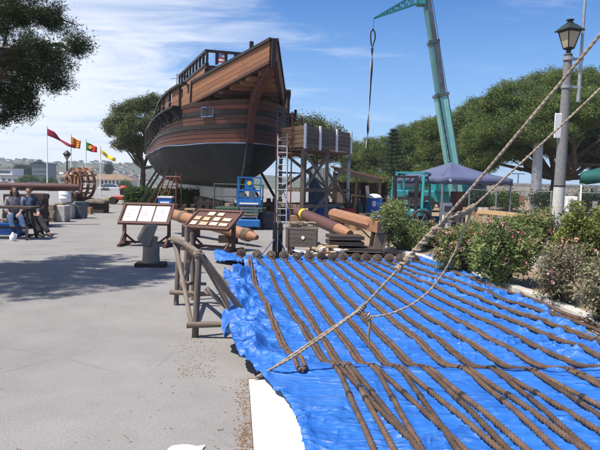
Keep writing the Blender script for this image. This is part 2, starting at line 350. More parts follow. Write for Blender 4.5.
_m4 = tn.nodes.new('ShaderNodeMix'); _m4.data_type = 'RGBA'; _m4.inputs[7].default_value = (.115, .108, .10, 1); tn.links.new(_sr.outputs[0], _m4.inputs['Factor']); tn.links.new(_m2.outputs[2], _m4.inputs[6])
tn.links.new(_m4.outputs[2], _b.inputs['Base Color'])
g = MB().grid([[(x, y, ground_z(x, y)) for x in xs] for y in ys]).build('ground', asph); struct(g)

# planting bed on the right behind a kerb of concrete stones
K = [gnd(372, 249), gnd(430, 263.5), gnd(500, 290), gnd(560, 314), gnd(600, 336), gnd(660, 372), gnd(760, 430), gnd(980, 540)]
M_SOIL = mat('dry_soil', (.30, .22, .14), (.20, .145, .09), scale=3, rough=.98, bump=.8, bscale=30, dirt=((.13, .10, .07), 1.4, .5, .75), var=0)
right_x = 16
rows = []
for p in K:
    rows.append([V((lerp(p.x + .16, right_x, t), p.y + .02 * t, .10 + .10 * smooth(0, .2, t) + (.06 * mnoise.noise(V((p.x + t * 30, p.y, 0))) if t > 0 else 0))) for t in [0, .02, .05, .1, .2, .35, .5, .7, 1]])
rows = [[V((lerp(K[0].x + .3, right_x, t), 22, .12 if t < .9 else .1)) for t in [0, .02, .05, .1, .2, .35, .5, .7, 1]]] + rows
struct(MB().grid(rows).build('planting_bed', M_SOIL, smooth=True))
kerb = bpy.data.objects.new('kerb', None); COL.objects.link(kerb); kerb.location = K[1]; struct(kerb); XF['kerb'] = Matrix.Translation(K[1])
acc = [0]
for a, b in zip(K, K[1:]): acc.append(acc[-1] + (b - a).length)
def kp(d):
    return V((interp(d, acc, [p.x for p in K]), interp(d, acc, [p.y for p in K]), 0))
d = 0
while d < acc[-1] - .2:
    e = min(d + 1.15, acc[-1]); p, q = kp(d + .006), kp(e - .006); dr = (q - p).normalized(); nn = V((-dr.y, dr.x, 0)); nn = nn if nn.x > 0 else -nn
    b = MB(); b.hexa([p, q, q + nn * .17, p + nn * .17, p + V((0, 0, .13)) + nn * .015, q + V((0, 0, .13)) + nn * .015, q + nn * .17 + V((0, 0, .13)), p + nn * .17 + V((0, 0, .13))])
    b.build('kerb_stone', M_CONC, kerb, world=True, bevel=.012); d = e
# yard of bare earth under the awnings
yd = [(gnd(330, 245).x, 15.2), (16, 16), (34, 30), (36, 74), (2.5, 74), (2.0, 24)]
struct(MB().add([V((x, y, .004)) for x, y in yd], [tuple(range(len(yd)))]).build('dirt_yard', M_SOIL))

# ------------------------------------------------------------------ far shore: hill with houses
def hill_z(x, y):
    k = smooth(330, 640, y)
    top = interp(x, [-700, -420, -330, -300, -262, -235, -200, -150, -60, 60, 300, 700], [16, 17, 18.5, 16.5, 15.5, 15.5, 16.5, 15, 9, 3, 2, 2])
    return -2.6 + (top + 2.6) * k + 1.6 * k * mnoise.noise(V((x * .016, y * .016, 3)))
M_HILL = mat('scrub_hillside', (.12, .12, .08), (.05, .07, .045), scale=.045, rough=1, bump=.4, bscale=.4, var=0, dirt=((.035, .055, .03), .09, .47, .6))
hx = list(range(-760, 761, 16)); hy = [330, 350, 380, 410, 440, 470, 500, 530, 560, 590, 620, 650, 720, 800]
struct(MB().grid([[(x, y, hill_z(x, y) if y < 800 else -5) for x in hx] for y in hy]).build('hills', M_HILL, smooth=True))
hm = [mat('house_wall_%d' % i, c, None, scale=.3, rough=.9, bump=0) for i, c in enumerate([(.66, .62, .56), (.55, .5, .43), (.74, .74, .73), (.46, .41, .35)])]
hr = [mat('house_roof_%d' % i, c, None, scale=.3, rough=.9, bump=0) for i, c in enumerate([(.28, .15, .10), (.22, .2, .19), (.36, .25, .18)])]
hr_ = random.Random(3); n = 0
for i in range(900):
    y = hr_.uniform(370, 630); px = hr_.uniform(-4, 172)
    p = at(px, 178, y); x = p.x
    if mnoise.noise(V((x * .03, y * .03, 9))) < -.08: continue
    z = hill_z(x, y); w, dp, h = hr_.uniform(2, 5), hr_.uniform(3, 5), hr_.uniform(1.0, 2.2)
    t = thing('hillside_house', 'small pale house among the many dotted over the far hillside', 'house', (x, y, z), hr_.uniform(-.5, .5), 'houses on the far hillside')
    part('wall', hr_.choice(hm), t, lambda b: b.box((0, 0, h / 2 - .6), (w, dp, h + 1.2)))
    part('roof', hr_.choice(hr), t, lambda b: b.prism([(-w / 2 - .3, -dp / 2 - .3, h), (w / 2 + .3, -dp / 2 - .3, h), (0, -dp / 2 - .3, h + w * .18)], (0, dp + .6, 0)))
    n += 1
    if n >= 150: break

# ------------------------------------------------------------------ foliage helpers
def leaf_quads(cent, per, spread, ln, wd, rg, up=.35, droop=0):
    n = len(cent) * per
    c = np.repeat(cent, per, axis=0) + rg.normal(0, 1, (n, 3)) * np.asarray(spread)
    a = rg.normal(0, 1, (n, 3)); a[:, 2] = a[:, 2] * .7 + up; a /= np.linalg.norm(a, axis=1)[:, None] + 1e-9
    r = rg.normal(0, 1, (n, 3)); b = np.cross(a, r); b /= np.linalg.norm(b, axis=1)[:, None] + 1e-9
    l = (ln * rg.uniform(.6, 1.3, n))[:, None]; w = (wd * rg.uniform(.6, 1.3, n))[:, None]
    v = np.empty((n, 4, 3)); v[:, 0] = c - a * l / 2; v[:, 1] = c + b * w / 2; v[:, 2] = c + a * l / 2; v[:, 3] = c - b * w / 2
    return v.reshape(-1, 3), np.arange(n * 4).reshape(-1, 4)
def lobe_points(lobes, dens, rg, shell=.55, flat=0):
    out = []
    for (c, r) in lobes:
        n = max(3, int(dens * (r[0] * r[1] * r[2]) ** (2 / 3)))
        d = rg.normal(0, 1, (n, 3)); d /= np.linalg.norm(d, axis=1)[:, None]
        if flat: d[:, 2] = np.where(d[:, 2] < 0, d[:, 2] * flat, d[:, 2])
        k = rg.uniform(shell, 1.05, n)[:, None]
        out.append(np.asarray(c) + d * np.asarray(r) * k)
    return np.concatenate(out)
M_PINE = mat('pine_needles', (.185, .235, .066), (.058, .092, .028), scale=1.3, rough=.75, bump=0, leaf=True, var=.35, trans=.28, spec=.15)  # bright and dark clump tones put sunlit and shaded contrast into the colour
M_PINEN = mat('dark_pine_needles', (.066, .082, .036), (.036, .050, .022), scale=.9, rough=.75, bump=0, leaf=True, var=.4, trans=.12, spec=.15)
M_LEAFB = mat('broad_tree_leaves', (.165, .18, .065), (.060, .078, .028), scale=1.2, rough=.7, bump=0, leaf=True, var=.35, trans=.2, spec=.2)
M_LEAFD = mat('blue_green_conifer_needles', (.030, .06, .035), (.018, .036, .022), scale=.8, rough=.8, bump=0, leaf=True, var=.3, trans=.1, spec=.15)
M_OLEA = mat('oleander_leaves', (.215, .255, .085), (.115, .155, .05), scale=2, rough=.6, bump=0, leaf=True, var=.35, trans=.25, spec=.3)
M_OLEAY = mat('yellow_green_shrub_leaves', (.22, .235, .055), (.12, .15, .035), scale=2, rough=.6, bump=0, leaf=True, var=.35, trans=.25, spec=.3)
M_DRYS = mat('dry_grey_shrub_leaves', (.25, .225, .14), (.15, .155, .08), scale=2.5, rough=.85, bump=0, leaf=True, var=.4, trans=.15, spec=.1)
M_PINK = mat('pink_blossom', (.72, .33, .33), (.62, .22, .24), scale=2, rough=.7, bump=0, leaf=True, var=.3, trans=.2)
M_HEDGE = mat('hedge_leaves', (.075, .13, .03), (.035, .07, .018), scale=2, rough=.7, bump=0, leaf=True, var=.35, trans=.2, spec=.2)
def limb_path(p, q, rg, n=7, wob=.12, sag=0):
    p, q = np.asarray(p, float), np.asarray(q, float); out = []
    L = np.linalg.norm(q - p); o = rg.normal(0, 1, 3) * wob * L * .5; o2 = rg.normal(0, 1, 3) * wob * L * .4
    for i in range(n):
        t = i / (n - 1); out.append(V(p + (q - p) * t + o * math.sin(math.pi * t) + o2 * math.sin(2 * math.pi * t) + np.array([0, 0, -sag * math.sin(math.pi * t)])))
    return out
def tree(name, label, base, lobes, seed, leafmat, dens, per, spread, ln, wd, trunk_r, fork, cat='tree', group=None, shell=.5, flat=.6, up=.35, limbs=None, bark=None, twig=0):
    """base: ground point, fork: world point where the trunk ends, lobes: list of (centre, radii)"""
    rg = np.random.default_rng(seed)
    t = thing(name, label, cat, tuple(base), 0, group)
    b = MB(); fork = V(fork)
    tp = limb_path(base, fork, rg, 8, .05); b.tube(tp, [trunk_r * (1.25 if i == 0 else 1 - .35 * i / 7) for i in range(8)], 9, jitter=.15)
    for (c, r) in (lobes if limbs is None else limbs):
        tgt = np.asarray(c) + rg.normal(0, .12, 3) * np.asarray(r)
        lp = limb_path(fork - V((0, 0, .02)), tgt, rg, 7, .16); b.tube(lp, [trunk_r * lerp(.5, .12, i / 6) for i in range(7)], 6)
        for _ in range(twig):
            s0 = lp[rg.integers(2, 7)]; d = rg.normal(0, 1, 3); d /= np.linalg.norm(d)
            b.tube(limb_path(s0, np.asarray(c) + d * np.asarray(r) * rg.uniform(.5, .9), rg, 5, .2), [trunk_r * lerp(.16, .04, i / 4) for i in range(5)], 4)
    b.build('trunk', bark or M_BARK, t, world=True, smooth=True)
    cent = lobe_points(lobes, dens, rg, shell, flat)
    v, f = leaf_quads(cent, per, spread, ln, wd, rg, up)
    raw_mesh('crown', v - np.asarray(base), f, leafmat, t)
    return t
def lobes_px(spec, Y, depth=1.0):
    """spec rows: px, py, half-width px, half-height px, dY"""
    out = []
    for px, py, rx, ry, dY in spec:
        y = Y + dY; c = at(px, py, y); k = y / FPX
        out.append((tuple(c), (rx * k, max(rx, ry) * k * depth, ry * k)))
    return out
# ------------------------------------------------------------------ trees
sp = [(14, 14, 34, 20, .2), (52, 20, 24, 15, .6), (70, 45, 17, 11, .3), (84, 46, 7, 5, .2), (40, 52, 26, 18, -.3), (12, 58, 30, 22, .4), (50, 80, 18, 12, .2), (28, 92, 16, 12, 0),
      (8, 92, 20, 16, .3), (14, 106, 20, 13, .1), (4, 116, 16, 8, .2), (30, 74, 22, 16, -.2), (33, 108, 7, 5, .2), (60, 66, 14, 8, .5), (-40, 30, 50, 38, 1.4), (-50, 80, 45, 35, .6), (-40, -10, 50, 25, -1.0), (30, -18, 40, 18, .8), (-110, 40, 55, 50, .4)]
tree('overhanging_pine', 'dark pine crown hanging into the picture from beyond its left edge', (-9.2, 9.6, 0), lobes_px(sp, 9.4, 1.15) + [((-6.2, 7.3, 4.6), (1.3, 1.0, .7)), ((-5.9, 8.3, 4.9), (1.1, .9, .6)), ((-7.2, 8.6, 5.0), (1.5, 1.2, .8)), ((-7.0, 6.4, 4.4), (1.2, 1.0, .6)), ((-8.4, 7.4, 4.8), (1.4, 1.2, .8))], 11, M_PINEN, 210, 150, .065, .08, .011, .24, (-7.6, 9.7, 3.3), shell=.25, flat=.9, up=.15, twig=3, limbs=lobes_px([(14, 14, 34, 20, .2), (52, 20, 24, 15, .6), (62, 46, 17, 11, .3), (30, 55, 26, 18, -.3), (28, 84, 16, 12, 0), (-40, 30, 50, 38, 1.4), (-50, 80, 45, 35, .6)], 9.4, 1.15))
sp = [(478, 145, 16, 24, 2), (492, 112, 20, 18, 0), (520, 100, 32, 17, -1.5), (556, 88, 32, 17, 0), (596, 84, 34, 15, 2), (510, 130, 30, 20, -2), (545, 118, 34, 20, -3), (585, 112, 34, 22, -3), (628, 104, 40, 28, 0),
      (488, 160, 16, 9, 1), (530, 146, 26, 11, 0), (590, 140, 30, 18, 1), (622, 150, 34, 22, 0), (565, 152, 18, 9, 2), (660, 120, 40, 34, 2), (508, 154, 20, 9, -1), (580, 160, 20, 8, 3), (606, 162, 24, 12, 1), (546, 134, 26, 14, -4)]
bp = gnd(553, 213)
tree('umbrella_pine', 'large spreading umbrella pine behind the lamp post, dark limbs under its crown', bp, lobes_px(sp, bp.y, .8), 12, M_PINE, 62, 210, (.23, .23, .15), .15, .04, .42, at(556, 178, bp.y), shell=.62, flat=.6, twig=1)
specs = [
 (62, [(352, 159, 12, 13, 0), (364, 153, 13, 13, 1), (358, 176, 18, 15, 0)], 'low round pine directly beside the plank-sided scaffold, left end of the pine row'),
 (58, [(376, 154, 14, 14, 0), (392, 150, 14, 14, 1), (384, 174, 20, 16, 0)], 'pine in the row behind the lone pointed conifer'),
 (56, [(406, 142, 14, 15, 0), (420, 136, 14, 15, 1), (413, 164, 22, 20, 0)], 'pine in the row just left of the crane boom base'),
 (54, [(434, 131, 15, 14, 0), (448, 126, 15, 13, 1), (440, 152, 22, 22, 0), (430, 174, 16, 12, -1)], 'tall pine behind the foot of the crane boom'),
 (52, [(461, 123, 13, 15, 0), (473, 114, 13, 14, 1), (468, 146, 20, 20, 0), (478, 166, 14, 11, -1)], 'tall pine right of the crane boom, touching the umbrella pine'),
]
for i, (Y, spx, lab) in enumerate(specs):
    cx = sum(s[0] for s in spx) / len(spx); b0 = at(cx, 185, Y); b0.z = 0
    tree('pine_tree', lab, b0, lobes_px(spx, Y, .9), 20 + i, M_PINE, 52, 190, (.27, .27, .17), .17, .05, .28, at(cx, 172, Y), group='pines in a row behind the yard', shell=.6, flat=.8)
sp = [(294, 126, 12, 11, 0), (312, 128, 14, 11, 1), (330, 136, 14, 11, 0), (342, 144, 8, 9, 0), (300, 146, 18, 14, 1), (322, 152, 20, 14, 0)]
b0 = at(316, 190, 46); b0.z = 0
tree('rounded_tree', 'dusty green tree rising behind the plank-sided scaffold platform', b0, lobes_px(sp, 46, .8), 31, M_LEAFB, 120, 50, .24, .17, .07, .25, at(316, 165, 46))
# pointed conifer
rg = np.random.default_rng(5); b0 = at(392, 185, 50); b0.z = 0; top = at(392, 129, 50)
t = thing('pointed_conifer', 'slim pointed conifer standing in front of the pine row', 'tree', b0)
b = MB(); b.tube([b0, lerp(b0, top, .5), top], [.16, .1, .02], 7); cc = []
for k in range(15):
    z = lerp(1.5, top.z - .1, k / 14); r = (1.7 * (1 - z / top.z) ** .8 + .12) * (.8 + .4 * (k % 2))
    for j in range(6):
        a = j * 1.05 + k * 2.4 + rg.uniform(-.3, .3); e = V((b0.x + math.cos(a) * r, b0.y + math.sin(a) * r, z + .1 * r))
        s0 = V((b0.x, b0.y, z - .1)); b.tube([s0, lerp(s0, e, .6), e], [.035, .02, .008], 4)
        for q in (.35, .6, .8, 1): cc.append(lerp(s0, e, q))
b.build('trunk', M_BARK, t, world=True)
v, f = leaf_quads(np.array([tuple(c) for c in cc]), 20, (.11, .11, .06), .16, .05, rg, .2); raw_mesh('crown', v - np.array(b0), f, M_LEAFD, t)
# broad tree left of the ship
sp = [(113, 128, 10, 10, 0), (122, 116, 11, 11, 0), (136, 106, 13, 9, 0), (152, 104, 14, 8, 0), (126, 136, 12, 11, -1), (142, 124, 15, 13, -1), (158, 122, 14, 14, 0), (136, 146, 11, 9, 0), (150, 142, 13, 11, 0), (120, 146, 7, 6, 0), (158, 156, 9, 7, 0)]
b0 = gnd(142, 199.5)
tree('spreading_tree', 'broad leafy tree with a bare forked trunk just left of the ship', b0, lobes_px(sp, b0.y, .85), 33, M_LEAFB, 75, 150, (.20, .20, .14), .14, .06, .26, at(143, 168, b0.y), shell=.35, twig=1)
def bush(label, px, py, wpx, hpx, Y, seed, m=M_HEDGE, name='green_bush', cat='bush', group=None):
    rg = np.random.default_rng(seed); c = at(px, py, Y); gz = ground_z(0, Y); k = Y / FPX
    t = thing(name, label, cat, (c.x, Y, gz), 0, group)
    lob = [((c.x + rg.uniform(-.5, .5) * wpx * k, Y + rg.uniform(-.3, .3) * wpx * k, c.z + rg.uniform(-.5, .3) * hpx * k), (wpx * k * .55, wpx * k * .5, hpx * k * .6)) for _ in range(6)]
    lf = max(.12, Y * .0022)
    v, f = leaf_quads(lobe_points(lob, 70 * (.2 / lf) ** 1.0, rg, .4), 34, lf * 1.3, lf, lf * .5, rg)
    b = MB()
    for L_ in lob: b.tube([V((c.x, Y, gz)), V(L_[0])], [.06, .02], 5)
    b.build('stem', M_BARK, t, world=True); raw_mesh('crown', v - np.array((c.x, Y, gz)), f, m, t)
bush('tall dark clump of trees on the left before the hillside', 37, 170, 9, 11, 230, 41, M_LEAFD, 'far_tree', 'tree')
bush('dark round tree beside the flat-roofed building on the left', 22, 172, 7, 7, 220, 44, M_LEAFD, 'far_tree', 'tree')
bush('wide light green bush left of the first flagpole', 28, 182, 14, 5, 140, 42)
bush('low green bush between the flagpoles and the ring of hoops', 50, 182, 7, 4, 150, 43)
bush('tall palm-like dark tree above the tan building', 108, 170, 3, 6, 240, 45, M_LEAFD, 'far_tree', 'tree')
bush('green bush in front of the tan building wing', 104, 192, 5, 5, 75, 46)
bush('small bush right of the tan building', 126, 186, 7, 5, 150, 47)
# clipped hedge
h0, h1 = gnd(124, 206), gnd(168, 206); t = thing('clipped_hedge', 'long low clipped green hedge beneath the spreading tree', 'hedge', tuple(h0))
rg = np.random.default_rng(50); n = 1500; pp = np.stack([rg.uniform(h0.x, h1.x + 3, n), h0.y + rg.uniform(0, 1.2, n), rg.uniform(.1, .95, n) + .08 * np.sin(np.arange(n))], 1)
v, f = leaf_quads(pp, 22, .1, .13, .07, rg); raw_mesh('foliage', v - np.array(h0), f, M_HEDGE, t)
MB().box((2.2, .6, .35), (4.3, .5, .7)).build('stem', M_BARK, t)

# ------------------------------------------------------------------ the ship
SHIP = thing('wooden_ship', 'wooden sailing ship hull on land with dark bottom and tan forecastle', 'ship', (-2.1, 24.0, 0), R(-72))
def stemL(z): return interp(z, [.8, 1.35, 1.7, 2.3, 3.15, 3.8, 4.5, 4.9, 5.3], [2.6, 1.5, .95, .4, 0, -.14, -.35, -.75, -1.4])
def bmax(z): return interp(z, [1.3, 1.45, 1.7, 2.1, 2.6, 3.15, 3.7, 4.4, 5.2, 6], [.12, 1.0, 1.75, 2.3, 2.68, 2.86, 2.9, 2.8, 2.68, 2.6])
def entr(z): return interp(z, [1.3, 2, 3, 4.5, 5.5], [11, 8.5, 7, 6.6, 6.6])
def half(L, z):
    d = max(L - stemL(z), 0); e = entr(z); g = (1 - (1 - min(d / e, 1)) ** 2) ** interp(z, [1.3, 2.2, 3.2, 4.5], [1.0, .85, .72, .68])
    r = 1 - interp(z, [1.3, 2.2, 3.2, 5], [.85, .6, .35, .28]) * (max(L - 14, 0) / 12) ** 2
    return max(bmax(z) * g * r, .0) + .07
def rail(L): return interp(L, [-.5, 2.4, 5, 7.5, 12, 20, 26], [5.75, 5.62, 5.32, 5.08, 4.72, 4.55, 4.75])
def sheer(L): return interp(L, [-.5, 0, 2.4, 5, 7.5, 12, 20, 26], [4.75, 4.78, 4.78, 4.52, 4.3, 3.98, 3.82, 4.0])
WL = 3.15
us = [((k / 46) ** 1.7) for k in range(47)]
def hullpt(u, z, side, off=0, LE=26):
    s0 = stemL(z); L = s0 + (LE - s0) * u; h = half(L, z) + off
    if u == 0: h = .07 + off * .5
    return V((-L, side * h, z))
for side, nm in ((-1, 'starboard'), (1, 'port')):
    zs = [1.32, 1.4, 1.5, 1.65, 1.85, 2.1, 2.4, 2.7, 2.95, WL]
    rows = [[hullpt(u, z, side) for u in us] for z in zs]
    if side == 1: rows = [r[::-1] for r in rows]
    rows = [[V((rows[0][k].x, 0, 1.3)) for k in range(len(us))]] + rows
    o = MB().grid(rows[::-1] if True else rows).build('bottom_planking', M_HULLP, SHIP, smooth=True); tag(o, 'dark painted underwater side')
    # strakes above the waterline, each plank row a mesh of its own
    cols = [M_RED, M_RED, M_BRN, M_TAR, M_RED, M_BRN, M_TAR, M_RED, M_BRN]; NS = 9
    for k in range(NS):
        a, c = k / NS, (k + 1) / NS; off = .10 if cols[k] is M_TAR else (.035 + .012 * (k % 3))
        def zz(u, f):
            L = -.2 + 26.2 * u; return WL + .012 + (sheer(L) - WL) * f
        lo = [(u, zz(u, a) + .006) for u in us]; hi = [(u, zz(u, c) - .006) for u in us]
        cuts = [0] + sorted({(11 + k * 5) % 9 + 7, (k * 7) % 8 + 18, (k * 3) % 7 + 28, (k * 4) % 6 + 37}) + [46]
        for c0_, c1_ in zip(cuts, cuts[1:]):
            l_, h_ = lo[c0_:c1_ + 1], hi[c0_:c1_ + 1]; e_ = (us[c1_] - us[c1_ - 1]) * .05
            l_ = l_[:-1] + [(l_[-1][0] - e_, l_[-1][1])]; h_ = h_[:-1] + [(h_[-1][0] - e_, h_[-1][1])]
            rw = [[hullpt(u, z, side, -.05) for u, z in l_], [hullpt(u, z, side, off) for u, z in l_], [hullpt(u, z, side, off) for u, z in h_], [hullpt(u, z, side, -.05) for u, z in h_]]
            if side == 1: rw = [r[::-1] for r in rw]
            MB().grid(rw[::-1]).build('hull_plank', cols[k], SHIP, smooth=False)
    # inner lining that closes the joints, and the painted waterline
    rw = [[hullpt(u, lerp(WL, sheer(-.2 + 26.2 * u), f), side, -.10) for u in us] for f in (0, .25, .5, .75, .97)]
    if side == 1: rw = [r[::-1] for r in rw]
    MB().grid(rw[::-1]).build('inner_lining', M_TAR, SHIP)
    rw = [[hullpt(u, z + .02 * math.sin(u * 40), side, .02) for u in us] for z in (WL - .035, WL + .012)]
    if side == 1: rw = [r[::-1] for r in rw]
    MB().grid(rw[::-1]).build('waterline_stripe', M_TAPE, SHIP)
    # top timbers, bulwark panels, rail
    Ls = [2.75, 3.9, 5.1, 6.4, 7.7, 9.2, 10.7, 12.2, 13.8, 15.5, 17.2, 19, 21, 23, 25]
    def sidept(L, z, off=0): return V((-L, side * (half(L, min(z, 4.6)) + off), z))
    for L in Ls: MB().beam(sidept(L, sheer(L) - .5, .12), sidept(L, rail(L) + .02, .10), .11, .12, up=(1, 0, 0)).build('top_timber', M_TAR, SHIP)
    for i in range(len(Ls) - 1):
        a, c = Ls[i] + .16, Ls[i + 1] - .16
        if i < 6:
            f0, f1, mm = .06, .96, M_TAN
        else: f0, f1, mm = .02, .62, (M_RED if i % 2 else M_BRN)
        for j in range(3):
            t0, t1 = lerp(f0, f1, j / 3) + .008, lerp(f0, f1, (j + 1) / 3) - .008
            q = [sidept(a, lerp(sheer(a), rail(a), t0), .02), sidept(c, lerp(sheer(c), rail(c), t0), .02), sidept(c, lerp(sheer(c), rail(c), t0), .07), sidept(a, lerp(sheer(a), rail(a), t0), .07),
                 sidept(a, lerp(sheer(a), rail(a), t1), .02), sidept(c, lerp(sheer(c), rail(c), t1), .02), sidept(c, lerp(sheer(c), rail(c), t1), .07), sidept(a, lerp(sheer(a), rail(a), t1), .07)]
            if side == 1: q = [q[3], q[2], q[1], q[0], q[7], q[6], q[5], q[4]]
            MB().hexa(q).build('bulwark_plank', mm, SHIP)
    b = MB()
    for L0, L1 in zip([2.4 + .59 * k for k in range(40)], [2.4 + .59 * (k + 1) for k in range(40)]): b.beam(sidept(L0, rail(L0) + .06, .08), sidept(L1, rail(L1) + .06, .08), .24, .10)
    b.build('cap_rail', M_TAR, SHIP)
    # channel shelf with its iron chains
    b = MB(); La = [2.6, 3.6, 4.8, 6, 7.2, 8.2]
    for L0, L1 in zip(La, La[1:]): b.beam(sidept(L0, sheer(L0) - .06, .30), sidept(L1, sheer(L1) - .06, .30), .38, .08)
    b.build('channel_shelf', M_TAR, SHIP)
    for L in [2.9, 3.7, 4.5, 5.3, 6.1, 6.9, 7.7]:
        MB().beam(sidept(L, sheer(L) - .10, .46), sidept(L + .05, sheer(L) - .6, .12), .07, .04).build('chain_plate', M_IRON, SHIP)
        de = sidept(L, sheer(L) + .12, .44)
        MB().lathe([(.0, -.06), (.07, -.05), (.09, 0), (.07, .05), (0, .05)], 10, de, Matrix.Rotation(R(90), 3, 'X')).build('deadeye', M_TAR, SHIP)
        MB().prism([sidept(L - .05, sheer(L) - .10, .10), sidept(L - .05, sheer(L) - .10, .44), sidept(L - .05, sheer(L) - .42, .12)], (-.12, 0, 0)).build('bracket', M_TAR, SHIP)
    # forecastle bulwark out over the stem: planks, cap and foot rail
    A0, P0 = V((3.3, side * .05, 5.74)), V((-2.15, side * 1.95, 4.84)); A1, P1 = V((3.36, side * .05, 6.40)), V((-2.05, side * 1.93, 5.64))
    th = V((.28, side * .96, 0)) * .07
    for j in range(4):
        t0, t1 = j / 4 + .008, (j + 1) / 4 - .008
        a, c, e, g_ = lerp(A0, A1, t0), lerp(P0, P1, t0), lerp(A0, A1, t1), lerp(P0, P1, t1)
        q = [c, a, a + th, c + th, g_, e, e + th, g_ + th] if side == 1 else [c + th, a + th, a, c, g_ + th, e + th, e, g_]
        ct = [0, (.28, .45, .33, .52)[j], (.66, .74, .70, .80)[j], 1]
        for s0_, s1_ in zip(ct, ct[1:]):
            s1_ -= .002; w_ = lambda i0, i1: (lerp(V(q[i0]), V(q[i1]), s0_), lerp(V(q[i0]), V(q[i1]), s1_))
            (a0_, a1_), (b0_, b1_), (c0_, c1_), (d0_, d1_) = w_(0, 1), w_(3, 2), w_(4, 5), w_(7, 6)
            MB().hexa([a0_, a1_, b1_, b0_, c0_, c1_, d1_, d0_]).build('forecastle_plank', M_TAN, SHIP)
    MB().beam(A1 + V((.06, 0, .05)) + th * .5, P1 + V((0, 0, .05)) + th * .5, .17, .10).build('forecastle_cap_rail', M_TAR, SHIP)
    MB().beam(A0 + V((.05, 0, -.05)) + th * .6, P0 + V((0, 0, -.05)) + th * .6, .15, .10).build('forecastle_foot_rail', M_BRN, SHIP)
    MB().beam(P0 + V((-.05, 0, -.1)) + th, P1 + V((-.03, 0, .1)) + th, .12, .14, up=(1, 0, 0)).build('forecastle_end_post', M_TAR, SHIP)
    # hawse port in the bow with its blue tape
    L = .95; c = V((-L, side * (half(L, 4.35) + .11), 4.38)); p2 = V((-L - .3, side * (half(L + .3, 4.35) + .13), 4.38)); d = (p2 - c).normalized(); nrm = V((-d.y, d.x, 0)) * (1 if side == -1 else -1)
    if nrm.y * side < 0: nrm = -nrm
    fr = MB(); w, h = .34, .19
    for (s0, s1) in (((-w, -h), (w, -h)), ((w, -h), (w, h)), ((w, h), (-w, h)), ((-w, h), (-w, -h))):
        fr.beam(c + d * s0[0] + V((0, 0, s0[1])), c + d * s1[0] + V((0, 0, s1[1])), .022, .03)
    po = MB(); q = lambda a, e, o: c + d * a + V((0, 0, e)) + nrm * o
    po.hexa([q(-w, -h, -.2), q(w, -h, -.2), q(w, -h, .0), q(-w, -h, .0), q(-w, h, -.2), q(w, h, -.2), q(w, h, .0), q(-w, h, .0)])
    pp_ = po.build('hawse_port', M_DARK, SHIP); fr  .build('port_frame', M_TAPEB, pp_)
    MB().beam(q(0, -h, .012), q(0, h, .012), .05, .02).build('port_bar', M_BRN, pp_)
# keel, stem, beak knee
MB().box((-12.2, 0, 1.0), (21.5, .42, .64)).build('keel', M_KEELW, SHIP, bevel=.03)
b = MB(); sz_ = [1.0, 1.35, 1.7, 2.3, 2.8, 3.15]; pts = [V((-stemL(z) + .06, 0, z)) for z in sz_]
for a, c in zip(pts, pts[1:]): b.beam(a, c, .26, .34, up=(1, 0, 0))
b.build('lower_stem', M_HULLP, SHIP)
b = MB(); kn = [(.02, 3.15, .34), (.16, 3.7, .36), (.30, 4.25, .42), (.62, 4.68, .48), (1.1, 4.98, .46), (1.8, 5.26, .40), (2.6, 5.48, .34), (3.28, 5.62, .26)]
for (x0, z0, h0_), (x1, z1, h1_) in zip(kn, kn[1:]): b.beam((x0, 0, z0), (x1, 0, z1), .24, h0_, up=(-.4, 0, 1), h2=h1_)
b.build('beak_knee', M_STEM, SHIP)
MB().beam((3.40, 0, 5.52), (3.47, 0, 6.46), .14, .16, up=(1, 0, 0)).build('beak_post', M_TAR, SHIP)
MB().beam((1.9, -.42, 6.1), (1.9, -.42, 6.66), .13, .13).build('timberhead', M_TAR, SHIP)
# overhanging forecastle deck and its beams
for k in range(11):
    y0 = -1.92 + k * .35; y1 = y0 + .337; yy = max(abs(y0), abs(y1)); xe = 3.25 - 5.5 * yy / 1.95
    zf = lambda x: 5.70 + (x - 3.3) * .16
    if xe < -2.3: xe = -2.2
    MB().hexa([(-2.45, y0, zf(-2.45) - .06), (xe, y0, zf(xe) - .06), (xe, y1, zf(xe) - .06), (-2.45, y1, zf(-2.45) - .06), (-2.45, y0, zf(-2.45)), (xe, y0, zf(xe)), (xe, y1, zf(xe)), (-2.45, y1, zf(-2.45))]).build('deck_plank', M_PLY, SHIP)
for x in [2.5, 1.9, 1.3, .7, .1, -.5, -1.1, -1.8]:
    w = 1.92 * (3.3 - x) / 5.45; z = 5.58 + (x - 3.3) * .16
    MB().box((x, 0, z), (.16, 2 * w - .04, .15)).build('deck_beam', M_TAN if x > .5 else M_BRN, SHIP)
MB().prism([(3.34, 0, 5.712), (-2.2, 1.96, 4.826), (-2.2, -1.96, 4.826)], (0, 0, .05)).build('deck_edge_lining', M_BRN, SHIP)
# bow wall below the deck
b = MB()
b.hexa([(-2.3, -1.6, 4.2), (-.6, -.9, 4.2), (-.6, .9, 4.2), (-2.3, 1.6, 4.2), (-2.3, -1.6, 4.70), (-.3, -.9, 4.92), (-.3, .9, 4.92), (-2.3, 1.6, 4.70)])
b.build('bow_bulkhead', M_BRN, SHIP)
# main deck
b = MB(); Ld = [0, .8, 2, 4, 6, 9, 12, 16, 20, 26]
b.add([V((-L, s * (half(L, sheer(L) - .05) - .02), sheer(L) - .06)) for L in Ld for s in (-1, 1)], [(2 * i, 2 * i + 1, 2 * i + 3, 2 * i + 2) for i in range(len(Ld) - 1)])
b.build('main_deck', M_PLY, SHIP)
# transom
zt = [1.4, 2, 2.6, 3.2, 4.0]; b = MB(); b.add([V((-26, s * half(26, z), z)) for z in zt for s in (-1, 1)], [(2 * i, 2 * i + 1, 2 * i + 3, 2 * i + 2) for i in range(4)]); b.build('transom', M_BRN, SHIP)
